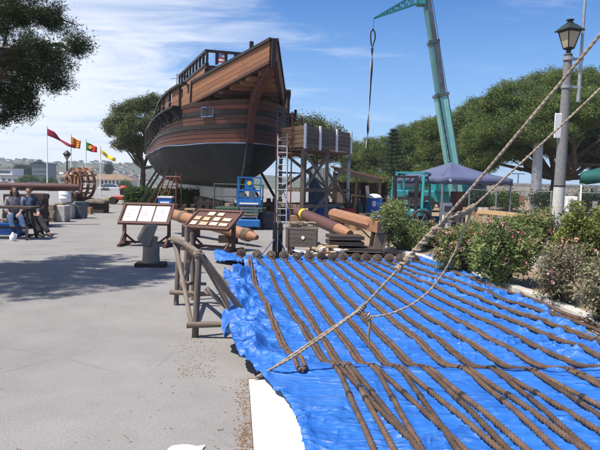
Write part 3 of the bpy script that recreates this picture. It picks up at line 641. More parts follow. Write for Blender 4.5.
# upper forecastle castle: side planks with gun ports, front wall, railings
XA, XB, HA, HB, ZB, ZT, ZR = -3.0, -10.0, 1.22, 1.58, 4.8, 6.62, 7.22
for side in (-1, 1):
    for j in range(6):
        z0, z1 = lerp(ZB, ZT, j / 6) + .006, lerp(ZB, ZT, (j + 1) / 6) - .006
        ta = lambda z: (XA + .10 * (z - ZT), side * HA); tb = lambda z: (XB, side * HB); o = side * .07
        q = [(*tb(z0), z0), (*ta(z0), z0), (ta(z0)[0], ta(z0)[1] + o, z0), (tb(z0)[0], tb(z0)[1] + o, z0), (*tb(z1), z1), (*ta(z1), z1), (ta(z1)[0], ta(z1)[1] + o, z1), (tb(z1)[0], tb(z1)[1] + o, z1)]
        if side == -1: q = [q[3], q[2], q[1], q[0], q[7], q[6], q[5], q[4]]
        MB().hexa(q).build('castle_plank', M_TAN, SHIP)
    for t_ in (.30, .58, .84):
        x = lerp(XA, XB, t_); y = side * (lerp(HA, HB, t_) + .075)
        pt = MB().box((x, y, 6.12), (.32, .05, .34), rz=side * -.083).build('gun_port', M_DARK, SHIP)
        MB().box((x, y + side * .06, 6.32), (.36, .08, .05), rz=side * -.083).build('port_lid', M_TAR, pt)
    a, c = V((XA + .06, side * (HA + .03), ZR)), V((XB - .06, side * (HB + .03), ZR))
    MB().beam(a, c, .16, .11).build('castle_top_rail', M_TAR, SHIP)
    MB().beam(a - V((0, 0, ZR - ZT - .02)), c - V((0, 0, ZR - ZT - .02)), .17, .10).build('castle_sill_rail', M_TAR, SHIP)
    for k in range(10):
        p = lerp(a, c, k / 9); MB().box((p.x, p.y, (ZT + ZR) / 2), (.15, .10, ZR - ZT - .1)).build('rail_post', M_TAR, SHIP)
    MB().beam(a + V((.02, side * .03, -.75)), V((XA - .22, side * (HA + .06), ZB)), .14, .12, up=(1, 0, 0)).build('corner_post', M_TAR, SHIP)
for x, hh, nm in ((XA, HA, 'front'), (XB, HB, 'aft')):
    MB().box((x - .02 if x == XA else x + .02, 0, (ZB + ZT) / 2), (.07, 2 * hh - .04, ZT - ZB - .02)).build('end_wall', M_BRN, SHIP)  # planking darker than the sides puts the front's shade into its colour
    MB().box((x, 0, ZR), (.15, 2 * hh - .1, .105)).build('castle_top_rail', M_TAR, SHIP)
    for k in range(1, 6): MB().box((x, lerp(-hh, hh, k / 6), (ZT + ZR) / 2), (.10, .11, ZR - ZT - .1)).build('rail_post', M_TAR, SHIP)
b = MB(); b.hexa([(XB, -HB + .02, ZT - .12), (XA - .05, -HA + .02, ZT - .12), (XA - .05, HA - .02, ZT - .12), (XB, HB - .02, ZT - .12), (XB, -HB + .02, ZT - .04), (XA - .05, -HA + .02, ZT - .04), (XA - .05, HA - .02, ZT - .04), (XB, HB - .02, ZT - .04)])
b.build('castle_deck', M_PLY, SHIP)
# stern works seen past the castle
for s in (-1, 1):
    MB().box((-20.5, s * 1.0, 5.3), (.3, .3, 3.0)).build('stern_post', M_TAR, SHIP)
    MB().beam((-20.5, s * 1.0, 6.75), (-25, s * 1.3, 6.95), .2, .2).build('stern_rail', M_TAR, SHIP)
    MB().box((-25, s * 1.3, 5.4), (.3, .3, 3.1)).build('stern_post', M_TAR, SHIP)
    MB().hexa([(-25, s * 1.28 - .05, 4), (-20.5, s * .98 - .05, 4), (-20.5, s * .98 + .05, 4), (-25, s * 1.28 + .05, 4), (-25, s * 1.28 - .05, 6.1), (-20.5, s * .98 - .05, 6.0), (-20.5, s * .98 + .05, 6.0), (-25, s * 1.28 + .05, 6.1)]).build('stern_bulwark', M_TAR, SHIP)
b = MB(); b.tube([(-16, -1.1, 4.4), (-16, -1.1, 8.35)], .035, 6); b.beam((-16, -1.9, 7.2), (-16, -.3, 7.2), .04, .04); b.tube([(-15.7, -.9, 4.4), (-15.7, -.7, 8.1)], .025, 5); b.beam((-16, -1.5, 8.0), (-16, -.3, 8.15), .03, .03)
b.build('mast_frame', M_STEEL, SHIP)
MB().lathe([(.9, 0), (.85, .25), (.55, .5), (0, .62)], 14, (-15, -1.35, 5.3)).build('awning', M_WHITE, SHIP, smooth=True)

# small flag held behind the castle rail
t = thing('striped_flag', 'small red and white striped flag behind the castle railing of the ship', 'flag', tuple(XF['wooden_ship'] @ V((-3.8, -.75, ZT - .04))), R(18))
b = MB(); b.tube([(0, 0, 0), (0, 0, .95)], .015, 6); b.build('flagpole', M_STEEL, t)
for k in range(6):
    b = MB(); b.grid([[V((.02 + .09 * i, .03 * math.sin(i * 1.3), .33 + .085 * k + dz + .01 * math.sin(i))) for i in range(7)] for dz in (0, .08)]); b.build('stripe', M_REDP if k % 2 == 0 else M_WHITE, t)
b = MB(); b.grid([[V((.02 + .09 * i, .03 * math.sin(i * 1.3) - .012, .6 + dz)) for i in range(4)] for dz in (0, .24)]); b.build('canton', M_BLUEP, t)

# keel blocks and shores
def w2(x, y, z=0): return XF['wooden_ship'] @ V((x, y, z))
ORD = ['first', 'second', 'third', 'fourth', 'fifth', 'sixth', 'seventh', 'eighth', 'ninth', 'tenth', 'eleventh', 'twelfth', 'thirteenth', 'fourteenth', 'fifteenth', 'sixteenth']
for i, x in enumerate([-1.8, -4.3, -6.8, -9.3, -12, -15, -18.5]):
    t = thing('keel_block', 'stacked timber crib under the white keel, %s from the bow' % ORD[i], 'support', w2(x, 0), R(-72), 'cribs under the keel')
    for k in range(3):
        for s in (-1, 1):
            if k % 2: MB().box((s * .3, 0, .115 + k * .228), (.22, 1.1, .22)).build('timber', M_OLD, t)
            else: MB().box((0, s * .4, .115 + k * .228), (1.0, .22, .22)).build('timber', M_OLD, t)
i = 0
for x in [-7.4, -11.5, -15]:
    for s in (-1, 1):
        zc = 2.15; yh = half(-x, zc) * s; p = w2(x, yh, zc); q = w2(x, yh + s * 1.3, 0)
        t = thing('hull_shore', '%s timber prop slanting up to the %s side of the hull' % (ORD[i // 2], 'left-hand' if s < 0 else 'right-hand'), 'prop', q, 0, 'props along the hull'); i += 1
        MB().beam(q, p, .12, .12).build('prop', M_OLDD, t, world=True); MB().box((q.x, q.y, .04), (.5, .5, .08)).build('foot_pad', M_OLD, t, world=True)
# ------------------------------------------------------------------ blue tarpaulin over a low white platform
LE_ = [(214, 257), (214, 263), (236, 267), (244, 279), (233, 287), (222, 295), (226, 309), (231, 321), (226, 333), (221, 347), (226, 359), (236, 369), (246, 378)]
LE2 = [(263, 381), (272, 392), (285, 404), (296, 424), (303, 452), (318, 500), (340, 560)]
RE_ = [(434, 259), (436, 263), (451, 271), (493, 291), (551, 316), (588, 341), (638, 376), (720, 420), (900, 520), (1150, 700)]
PH = .13; YS = 4.78
lp_ = [gnd(*p) for p in LE_] + [gnd(*p, PH) for p in LE2]; rp_ = [gnd(*p) for p in RE_]
lp_.sort(key=lambda p: p.y); rp_.sort(key=lambda p: p.y)
LY, LX = [p.y for p in lp_], [p.x for p in lp_]; RY, RX = [p.y for p in rp_], [p.x - .06 for p in rp_]
Y0, Y1 = 2.35, 12.95
def N3(x, y, z=0): return mnoise.noise(V((x, y, z)))
def ridged(x, y, z=0): return 1 - abs(N3(x, y, z)) * 2
def step_z(y): return PH * (1 - smooth(YS, YS + .42, y))
def tarp_z(x, y):
    l, r = interp(y, LY, LX), interp(y, RY, RX)
    z = .018 + step_z(y)
    u_ = x * .985 + y * .17; w_ = y * .985 - x * .17 + .25 * N3(x * .8, y * .8, 12)
    k_ = .32 + 1.0 * max(N3(x * .55, y * .55, 31) + .25, 0)
    def cz(a, b, c, lo_): return max((ridged(a, b, c) - lo_) / (1 - lo_), 0) ** 1.4
    z += k_ * (.034 * cz(u_ * .8, w_ * 2.3, 1, .72) + .026 * cz(u_ * 1.7 + 4, w_ * 5.0, 2, .7) + .016 * cz(u_ * 3.4, w_ * 9, 3, .6)); z += k_ * (.02 * max(ridged(u_ * .75, w_ * 2.6, 1) - .62, 0) + .030 * max(ridged(u_ * 1.9 + 4, w_ * 6.0, 2) - .5, 0) + .014 * max(ridged(u_ * 5, w_ * 11, 3) - .35, 0)) * .5 + .012 * (N3(x * 1.3, y * 1.1, 4) + .4) + .012 * max(ridged(u_ * 3.2 + w_ * 2.4, w_ * .8 - u_ * 1.1, 13) - .6, 0)
    dl, dr = x - l, r - x
    if y > 4.6:
        wl = math.exp(-(dl / .46) ** 2) * smooth(4.6, 5.2, y) * (1 - smooth(9.6, 11.5, y) * .6)
        z += wl * (.06 + .23 * max(ridged(x * 1.8 + y * .9, y * 1.5, 7) - .1, 0) + .07 * max(ridged(x * 4.6 - y * 1.2, y * 4.2, 8) - .1, 0) + .03 * max(ridged(x * 9, y * 10, 14), 0))
    else:
        wl = math.exp(-(dl / .16) ** 2); z += wl * (.012 + .03 * max(ridged(x * 4, y * 5, 6), 0))
    wr = math.exp(-(dr / .5) ** 2); z += wr * (.02 + .06 * max(ridged(x * 1.6, y * 2.4, 9), 0) + .045 * max(ridged(x * 5, y * 6, 10), 0))
    e = min(dl, dr, Y1 - y)
    z -= .012 * (1 - smooth(0, .05, e))
    return max(z, step_z(y) + .008)
nx, ny = 370, 600; co = np.empty((ny, nx, 3), dtype=np.float32)
for j in range(ny):
    y = Y0 + (Y1 - Y0) * (j / (ny - 1)) ** 1.35
    l, r = interp(y, LY, LX) + .025 * N3(0, y * 5, 20) + .012 * N3(0, y * 14, 21), interp(y, RY, RX) + .035 * N3(0, y * 4, 22)
    for i in range(nx):
        t = i / (nx - 1); t = t + .35 * t * (1 - t) * (t - .5) * 2; x = lerp(l, r, t); co[j, i] = (x, y, tarp_z(x, y))
ii = np.arange(ny * nx).reshape(ny, nx); fc = np.stack([ii[:-1, :-1], ii[:-1, 1:], ii[1:, 1:], ii[1:, :-1]], -1).reshape(-1, 4)
M_TARP = mat('blue_polythene', (.013, .105, .40), (.024, .140, .47), scale=3.5, rough=.52, bump=.22, bscale=14, var=0, spec=.5, dirt=((.055, .15, .40), 1.3, .52, .9))
# sharp little creases of stiff polythene
_t = M_TARP.node_tree; _b = _t.nodes['Principled BSDF']; _bn = _b.inputs['Normal'].links[0].from_node
_tc2 = [n for n in _t.nodes if n.type == 'TEX_COORD'][0]; _prev = None
for (sx_, sy_, rz_, st_, ds_) in ((1.3, 6.0, 8, .75, .02), (3.4, 1.6, -25, .42, .015), (6, 16, 15, .16, .01)):
    _m = _t.nodes.new('ShaderNodeMapping'); _m.inputs['Scale'].default_value = (sx_, sy_, 1); _m.inputs['Rotation'].default_value = (0, 0, R(rz_)); _t.links.new(_tc2.outputs['Object'], _m.inputs[0])
    _n2 = _t.nodes.new('ShaderNodeTexNoise'); _n2.inputs['Scale'].default_value = 1; _n2.inputs['Detail'].default_value = 2; _n2.inputs['Distortion'].default_value = .7; _t.links.new(_m.outputs[0], _n2.inputs['Vector'])
    _s = _t.nodes.new('ShaderNodeMath'); _s.operation = 'SUBTRACT'; _t.links.new(_n2.outputs['Fac'], _s.inputs[0]); _s.inputs[1].default_value = .5
    _a = _t.nodes.new('ShaderNodeMath'); _a.operation = 'ABSOLUTE'; _t.links.new(_s.outputs[0], _a.inputs[0])
    _r2 = _t.nodes.new('ShaderNodeMapRange'); _r2.inputs[1].default_value = 0; _r2.inputs[2].default_value = .09; _r2.inputs[3].default_value = 1; _r2.inputs[4].default_value = 0; _t.links.new(_a.outputs[0], _r2.inputs[0])
    _bp = _t.nodes.new('ShaderNodeBump'); _bp.inputs['Strength'].default_value = st_; _bp.inputs['Distance'].default_value = ds_; _t.links.new(_r2.outputs[0], _bp.inputs['Height'])
    if _prev is not None: _t.links.new(_prev.outputs[0], _bp.inputs['Normal'])
    else: _t.links.new(_bn.outputs[0], _bp.inputs['Normal'])
    _prev = _bp
_t.links.new(_prev.outputs[0], _b.inputs['Normal'])
# pale scuffs and dust streaks
_m = _t.nodes.new('ShaderNodeMapping'); _m.inputs['Scale'].default_value = (3.0, 9.0, 1); _m.inputs['Rotation'].default_value = (0, 0, R(12)); _t.links.new(_tc2.outputs['Object'], _m.inputs[0])
_n2 = _t.nodes.new('ShaderNodeTexNoise'); _n2.inputs['Scale'].default_value = 1.4; _n2.inputs['Detail'].default_value = 9; _n2.inputs['Roughness'].default_value = .72; _t.links.new(_m.outputs[0], _n2.inputs['Vector'])
_r2 = _t.nodes.new('ShaderNodeMapRange'); _r2.inputs[1].default_value = .60; _r2.inputs[2].default_value = .76; _r2.inputs[4].default_value = .55; _t.links.new(_n2.outputs['Fac'], _r2.inputs[0])
_mm = _t.nodes.new('ShaderNodeMix'); _mm.data_type = 'RGBA'; _mm.inputs[7].default_value = (.22, .36, .58, 1); _t.links.new(_r2.outputs[0], _mm.inputs['Factor']); _t.links.new(_b.inputs['Base Color'].links[0].from_socket, _mm.inputs[6]); _t.links.new(_mm.outputs[2], _b.inputs['Base Color'])
tb = raw_mesh('blue_tarpaulin', co.reshape(-1, 3), fc, M_TARP, loc=(0, 7, 0), smooth=True); tag(tb, 'wrinkled blue tarpaulin spread on the ground under the tarred ropes', 'tarpaulin')
# the platform: white painted boards showing where the tarp ends
c0 = gnd(248.6, 379, PH); c1 = gnd(253.4, 450, PH); dirp = (c1 - c0).normalized(); c2 = c0 + dirp * 3.4
t = thing('white_platform', 'low platform of white painted boards under the near edge of the tarp', 'platform', (c0.x, c0.y, 0))
nrm = V((-dirp.y, dirp.x, 0)); nrm = nrm if nrm.x > 0 else -nrm
for k in range(5):
    a = c0 + nrm * (k * .62 + .004) + V((0, 0, 0)); w = .612
    b = MB(); top_ = V((0, 0, 0)); lo_ = V((0, 0, -.022))
    far = YS - .06 - a.y if k else 0
    q = [a, a + dirp * 3.4, a + dirp * 3.4 + nrm * w, a + nrm * w]
    b.hexa([p + lo_ for p in (q[1], q[2], q[3], q[0])] + [p - V((0, 0, .002)) for p in (q[1], q[2], q[3], q[0])]); b.build('board', M_WHITEB, t, world=True, bevel=.003)
for k in range(6):
    a = c0 + nrm * (k * .61 + .03); MB().beam(a + V((0, 0, -PH / 2 - .012)), a + dirp * 3.35 + V((0, 0, -PH / 2 - .012)), .045, PH - .026).build('joist', M_REDW, t, world=True)

M_DEYE = wood('tarred_elm', (.055, .034, .025), (.025, .017, .013), var=.3, rough=.6)
# ------------------------------------------------------------------ tarred shrouds laid out over the tarp, a deadeye at each far end
far_px = [241, 257, 271, 284, 297, 309, 321, 332, 343, 356, 366, 377, 389, 400, 415]
jog_px = [296, 331, 344, 370, 396, 421, 458, 483, 517, 553, 592, 628, 660, 694, 726]
def rope_mesh(path, r, pitch=.04, amp=.15, n=12, near=7.2):
    """resample the path and lay it as three-strand rope"""
    P = [V(p) for p in path]; acc_ = [0]
    for a, c in zip(P, P[1:]): acc_.append(acc_[-1] + (c - a).length)
    X, Y, Z = [p.x for p in P], [p.y for p in P], [p.z for p in P]; out = []; s = 0
    while s < acc_[-1]:
        p = V((np.interp(s, acc_, X), np.interp(s, acc_, Y), np.interp(s, acc_, Z))); out.append(p)
        s += pitch / 6 if p.y < near else .05
    out.append(P[-1]); b = MB(); fa = [p for p in out if p.y >= near]; ne = [p for p in out if p.y < near]
    if len(fa) > 1: b.tube(fa + ne[:1], r, 10)
    if len(ne) > 1: b.tube(ne, r, n, lobes=3, amp=amp, pitch=pitch)
    return b
def side_word(i): return 'leftmost' if i == 0 else ('rightmost' if i == 14 else ORD[i] + ' from the left of the')
VPX = 200
for i, (fx, jx) in enumerate(zip(far_px, jog_px)):
    F = gnd(fx, 259.5 + (fx - 257) * .035); J = gnd(jx, 376, .05); J.y = min(max(J.y, 4.95), 5.05) if i else J.y
    D = (J - F); D.z = 0; D.normalize(); nn = V((D.y, -D.x, 0)); nn = nn if nn.x > 0 else -nn
    lab = ('leftmost pair of tarred ropes, ending in a loop by the white platform' if i == 0 else 'rightmost tarred rope pair on the tarp, lying beside the kerb' if i == 14 else
           '%s tarred rope pair from the left on the tarp, deadeye at far end' % ORD[i])
    t = thing('rope_shroud', lab, 'rope', (F.x, F.y, 0), 0, 'tarred ropes laid out on the tarp')
    ph = rnd.uniform(0, 6); wob = rnd.uniform(.004, .012); endY = 2.45 if i else 4.62
    rr = .018 if i not in (5, 6) else .0192
    sep = rr * 1.06
    def center(y):
        s = (F.y - y) / max(F.y - J.y, .1); x = lerp(F.x, J.x, s)
        return x + wob * math.sin(s * 7 + ph) + .01 * N3(y * .9, i * 3.1, 5)
    for k in (-1, 1):
        path = []; y = F.y - .10
        while y > endY:
            g_ = sep * (1 + .12 * math.sin(y * 1.7 + ph) ** 2)
            if y < 4.55 and i: g_ += (4.55 - y) * (.05 + .03 * math.sin(ph + i))
            if i == 0 and y < 5.0: g_ = sep * 1.6
            x = center(y) + k * g_ * (1 if abs(nn.x) > .2 else 1)
            if y > F.y - .35: x = center(y) + k * lerp(.055, g_, smooth(F.y - .10, F.y - .35, y))
            path.append(V((x, y, tarp_z(x, y) + rr * .80))); y -= .045
        zs_ = np.array([p.z for p in path]); w_n = 17; zp = np.pad(zs_, w_n // 2, mode='edge'); zs2 = np.convolve(zp, np.hanning(w_n + 2)[1:-1] / np.hanning(w_n + 2).sum(), 'valid')
        for p, z_ in zip(path, zs2): p.z = max(z_ + .004, step_z(p.y) + rr, tarp_z(p.x, p.y) + rr * .35)
        if i == 0: path += [path[-1] + V((-k * sep * .8, -.05, 0)), path[-1] + V((-k * sep * 1.55, -.07, 0))]
        rope_mesh(path, rr).build('strand', M_ROPET, t, world=True, smooth=True)
        # twine seizings
        for ys in ([4.1 + .05 * math.sin(i * 2.0) + .06 * k] if i else []):
            x = np.interp(ys, [p.y for p in path[::-1]], [p.x for p in path[::-1]]); z = np.interp(ys, [p.y for p in path[::-1]], [p.z for p in path[::-1]])
            c = V((x, ys, z)); MB().tube([c + D * s_ for s_ in (-.026, -.018, 0, .018, .026)], [rr * 1.05, rr * 1.28, rr * 1.34, rr * 1.28, rr * 1.05], 10).build('seizing', M_SEIZE, t, world=True, smooth=True)
    for ys, wd_ in ((F.y - .36, .05), (F.y - .8, .03)):
        x = center(ys); c = V((x, ys, tarp_z(x, ys) + rr)); MB().box(c, (sep * 4.1, wd_, rr * 2.25), rz=0).build('seizing', M_SEIZE, t, world=True, bevel=.008)
    # deadeye: a round block with three holes, strapped in a rope eye
    tilt = Matrix.Rotation(R(rnd.uniform(28, 78)), 3, 'X'); rot = Matrix.Rotation(rnd.uniform(-.3, .3), 3, 'Z') @ tilt
    c = V((F.x, F.y - .02, .115)); rD = .076 * (1 + .1 * (rnd.random() - .5))
    de = MB().lathe([(rD * .55, -.04), (rD * .9, -.034), (rD * .98, -.014), (rD * .93, 0), (rD * .98, .014), (rD * .9, .034), (rD * .55, .04)], 18, c, rot).build('deadeye', M_DEYE, t, world=True, smooth=True)
    for a in (90, 210, 330):
        hc = c + rot @ V((rD * .42 * math.cos(R(a)), rD * .42 * math.sin(R(a)), 0))
        MB().lathe([(.015, -.043), (.015, .043)], 8, hc, rot).build('lanyard_hole', M_DARK, de, world=True)
    b = MB(); b.tube([c + rot @ V((rD * 1.12 * math.cos(a), rD * 1.12 * math.sin(a), 0)) for a in [2 * math.pi * k / 20 for k in range(20)]], .02, 8, closed=True); b.build('rope_strap', M_ROPET, t, world=True, smooth=True)

# ------------------------------------------------------------------ guy line with its lashing
A = gnd(258, 380, PH); B_ = at(361, 309, 4.75); C_ = at(436, 229, 4.55); E1 = at(640, -14, 3.7); E2 = at(640, 50, 4.1); C2 = at(473, 207, 4.45)
t = thing('guy_rope', 'grey manila guy line rising from the white platform to upper right with lashing', 'rope', tuple(A))
rope_mesh([A + V((-.03, 0, .012)), lerp(A, B_, .33) - V((0, 0, .01)), lerp(A, B_, .66) - V((0, 0, .01)), B_, lerp(B_, C_, .5), C_], .0095, pitch=.04, near=99).build('lower_line', M_ROPEN, t, world=True, smooth=True)
rope_mesh([A + V((.0, .012, .012)), lerp(A, B_, .5) + V((0, .012, .008)), B_ + V((.01, .012, .008))], .009, pitch=.06, near=99).build('doubled_line', M_ROPEN, t, world=True, smooth=True)
rope_mesh([C_ - (E1 - C_) * .0, lerp(C_, E1, .3) - V((0, 0, .015)), lerp(C_, E1, .65) - V((0, 0, .015)), E1], .0105, pitch=.04, near=99).build('upper_line', M_ROPEN, t, world=True, smooth=True)
# thick lashing: several turns twisted round both parts between knee and fork
def helix(p, q, r, turns, rad, name, n=90, taper=False):
    p, q = V(p), V(q); d = (q - p).normalized(); u = d.cross(V((0, 0, 1))).normalized(); w = d.cross(u); pts = []
    for k in range(n):
        s = k / (n - 1); a = 2 * math.pi * turns * s; rr_ = r * (math.sin(math.pi * s) ** .35 if taper else 1)
        pts.append(p + (q - p) * s + (u * math.cos(a) + w * math.sin(a)) * rr_)
    b = MB(); b.tube(pts, rad, 7); return b.build(name, M_ROPEN, t, world=True, smooth=True)
K1 = lerp(B_, C_, .55)
rope_mesh([K1, lerp(K1, C_, .5) + V((.0, 0, .02)), C_ + V((.0, 0, .015)), lerp(C_, C2, .5) + V((0, 0, .012)), C2], .0125, pitch=.045, near=99).build('second_part', M_ROPEN, t, world=True, smooth=True)
rope_mesh([C2, lerp(C2, E2, .35) - V((0, 0, .01)), lerp(C2, E2, .7) - V((0, 0, .01)), E2], .0076, pitch=.032, near=99).build('tail_line', M_ROPEN, t, world=True, smooth=True)
helix(lerp(B_, C_, .5), C_, .020, 6, .0105, 'lashing')
helix(C_ - (C2 - C_) * .3, lerp(C_, C2, .9), .019, 3.5, .011, 'lashing')
helix(lerp(C_, C2, .82), lerp(C_, C2, 1.05), .016, 5, .008, 'whipping')
for s_ in (.52, .62): 
    kc = lerp(B_, C_, s_); helix(kc - V((.012, 0, .012)), kc + V((.012, 0, .012)), .024, 3, .010, 'hitch', 40)
helix(B_ - (C_ - B_) * .06, B_ + (C_ - B_) * .06, .017, 5, .008, 'whipping')
sl = [B_, at(368, 316, 4.75), at(372, 317, 4.75), at(390, 314, 4.7), at(410, 306, 4.65), at(428, 293, 4.6), at(443, 274, 4.58), at(455, 252, 4.55), at(466, 226, 4.5), C2]
sm = []
for a, c in zip(sl, sl[1:]): sm += [lerp(a, c, k / 4) for k in range(4)]
sm.append(sl[-1]); sm = [sm[0]] + [(sm[k - 1] + sm[k] * 2 + sm[k + 1]) / 4 for k in range(1, len(sm) - 1)] + [sm[-1]]
rope_mesh(sm, .0075, pitch=.05, near=99).build('slack_bight', M_ROPEN, t, world=True, smooth=True)
helix(at(366, 313, 4.74), at(371, 320, 4.74), .014, 3, .010, 'knot', 40)
b = MB(); b.tube([at(369, 318, 4.74), at(370, 326, 4.74), at(368.5, 333, 4.74), at(369, 343, 4.74)], [.013, .014, .012, .006], 7); b.build('frayed_tail', M_ROPEN, t, world=True, smooth=True)

# ------------------------------------------------------------------ rough pole trestle at the tarp's edge
def pole(name, t, p, q, r0=.028, r1=None, m=M_OLD):
    p, q = V(p), V(q); r1 = r1 or r0 * .85; L = (q - p).length; n = 9; o = V((N3(p.x * 9, p.y * 9), N3(p.y * 9, p.z * 9, 3), N3(p.z * 7, q.x * 9, 5))) * .016 * L
    b = MB(); b.tube([p + (q - p) * (k / 8) + o * math.sin(math.pi * k / 8) for k in range(n)], [lerp(r0, r1, k / 8) * (1 + .12 * N3(k * 1.7, p.x * 20, q.y * 20)) for k in range(n)], 9); return b.build(name, m, t, world=True, smooth=True)
g1 = gnd(195, 337); g2 = gnd(176, 305); g3 = gnd(255, 334); g4 = gnd(232, 303)
t = thing('pole_trestle', 'rustic trestle of lashed grey poles standing against the tarp edge', 'trestle', tuple(g1))
yf, yr = g1.y, g2.y
pole('upright', t, g1, at(199, 251, yf), .036); pole('upright', t, g2, at(178, 243, yr), .034)
pole('upright', t, gnd(186, 297), at(187, 226, gnd(186, 297).y), .040); pole('upright', t, gnd(193, 300), at(192, 233, gnd(193, 300).y), .034)
tp0, tp1 = at(173, 239, yr - .05), at(199, 253, yf)
pole('top_rail', t, tp0, tp1, .036); 
pole('long_brace', t, at(198, 251, yf), gnd(255, 333) + V((0, 0, .05)), .036); pole('long_brace', t, at(179, 241, yr), at(229, 286, yr - .1), .036)
pole('cross_rail', t, at(187, 325, yf - .04), at(252, 324, yf - .04), .034); pole('cross_rail', t, at(170, 292, yr - .03), at(214, 294, yr - .03), .032)
pole('brace', t, at(175, 244, yr - .1), gnd(191, 331) + V((0, 0, .08)), .03); pole('brace', t, at(202, 258, yf + .2), at(236, 318, yf + .25), .032)
pole('brace', t, at(193, 246, yr + .05), at(180, 291, yr), .03); pole('brace', t, at(206, 288, yf + .5), at(238, 318, yf + .4), .028)
pole('cross_rail', t, at(186, 283, yr + .15), at(206, 284, yr + .1), .026)
for p in (tp1, tp0, at(195, 325, yf), at(176, 292, yr)):
    b = MB(); b.tube([p + V((.05 * math.cos(a), .05 * math.sin(a), .012 * math.sin(3 * a))) for a in [k * .5 for k in range(26)]], .008, 5); b.build('lashing', M_ROPEN, t, world=True)

# ------------------------------------------------------------------ scraps on the asphalt
rg = np.random.default_rng(77); c = []
for k in range(520):
    px, py = (rg.normal(246, 4.5), rg.uniform(372, 455)) if k < 330 else (rg.normal(233, 6), rg.uniform(335, 378))
    if px > 249 and py > 379: px = 498 - px
    if k % 6 == 0: px, py = 250 - abs(rg.normal(0, 90)), rg.uniform(300, 470)
    if px > 218 and py < 378: px = 218 - rg.uniform(0, 40)
    p = gnd(px, py); c.append((p.x, p.y, .006))
v, f = leaf_quads(np.array(c), 2, (.02, .02, .002), .028, .009, rg, 0); v[:, 2] = np.abs(v[:, 2] - .006) * .3 + .004
tag(raw_mesh('leaf_litter', v, f, M_LITTER), 'dry brown needles and leaf litter along the tarp edge', 'litter', kind='stuff')
p = gnd(183, 449); b = MB(); b.grid([[V((p.x + .05 * i - .1 + .01 * j, p.y - .12 + .05 * j, .006 + .012 * math.sin(i * 1.1 + j) ** 2)) for i in range(5)] for j in range(4)]); tag(b.build('paper_scrap', M_WHITE, solid=.001), 'small scrap of white paper on the asphalt at the bottom edge', 'paper')
# ------------------------------------------------------------------ display boards, stump and finished mast
def display(label, foot, rz, w, tilt_lo, tilt_hi, dep, kind):
    t = thing('display_board', label, 'display', tuple(foot), rz)
    n = 3; lo = V((0, -dep / 2, tilt_lo)); hi = V((0, dep / 2, tilt_hi)); up = (hi - lo); nr = V((0, -up.z, up.y)).normalized()
    def P(u, v, o=0): return V((u, 0, 0)) + lerp(lo, hi, v) + nr * o
    def slab(name, m, u0, u1, v0, v1, o0, o1, par=t):
        q = [P(u0, v0, o0), P(u1, v0, o0), P(u1, v1, o0), P(u0, v1, o0), P(u0, v0, o1), P(u1, v0, o1), P(u1, v1, o1), P(u0, v1, o1)]
        return MB().hexa(q).build(name, m, par)
    board = slab('backing_board', M_REDW, -w / 2, w / 2, 0, 1, 0, .022)
    for (a, b_, c, d) in ((-w / 2 - .012, w / 2 + .012, -.06, .05), (-w / 2 - .012, w / 2 + .012, .95, 1.06)): slab('frame_rail', M_REDW, a, b_, c, d, -.012, .05)
    for a in (-w / 2 - .02, w / 2 - .03): slab('frame_stile', M_REDW, a, a + .05, .052, .948, -.01, .048)
    if kind == 'panels':
        for k in range(3):
            u0 = -w / 2 + .055 + k * (w - .11) / 3; pn = slab('printed_panel', M_PAPER, u0 + .022, u0 + (w - .11) / 3 - .022, .09, .91, .022, .030)
            for j in range(4):
                slab('sketch_line', M_OLD, u0 + .06 + .03 * j, u0 + .14 + .03 * j + .05 * (k == j), .3 + .12 * j, .33 + .12 * j, .0305, .0315, pn)
    else:
        rr = random.Random(9)
        for k in range(4):
            for j in range(3):
                if (k, j) in ((0, 2), (3, 2)): continue
                u0 = -w / 2 + .09 + k * (w - .16) / 4 + rr.uniform(0, .03); v0 = .10 + j * .28 + rr.uniform(0, .04)
                ww, vv = rr.uniform(.16, .23), rr.uniform(.15, .23)
                sm_ = slab('wood_sample', M_PALE, u0, u0 + ww, v0, v0 + vv, .022, .05)
                if rr.random() < .6: slab('caption_card', M_PAPER, u0 + .03, u0 + ww - .02, v0 + .03, v0 + vv - .04, .05, .054, sm_)
        slab('divider', M_REDW, -.02, .02, .06, .94, .022, .04)
    zb = tilt_lo - .02
    for s in (-1, 1):
        x = s * (w / 2 - .06)
        MB().box((x, .0, (tilt_lo + tilt_hi) / 4 + .02), (.07, .09, (tilt_lo + tilt_hi) / 2 - .04)).build('leg', M_REDW, t)
        MB().box((x, -.02, .03), (.08, dep + .3, .06)).build('foot', M_REDW, t)
        MB().beam((x, .02, .28), (x - s * .28, .02, .06), .045, .045).build('brace', M_REDW, t)
        MB().beam((x + .005, -.03, .33), (x + .005, -dep / 2 - .1, .06), .045, .045).build('brace', M_REDW, t)
    MB().box((0, .02, .085), (w - .2, .05, .05)).build('stretcher', M_REDW, t)
    return t
f1 = (gnd(124, 245.5) + gnd(169, 246)) / 2
display('red-brown display stand with three white printed panels, left of the other', f1, R(-2), 1.22, .56, .98, .50, 'panels')
f2 = gnd(213, 250)
display('red-brown display stand with small wooden samples mounted on it', f2, R(-24), 1.22, .52, .88, .60, 'samples')
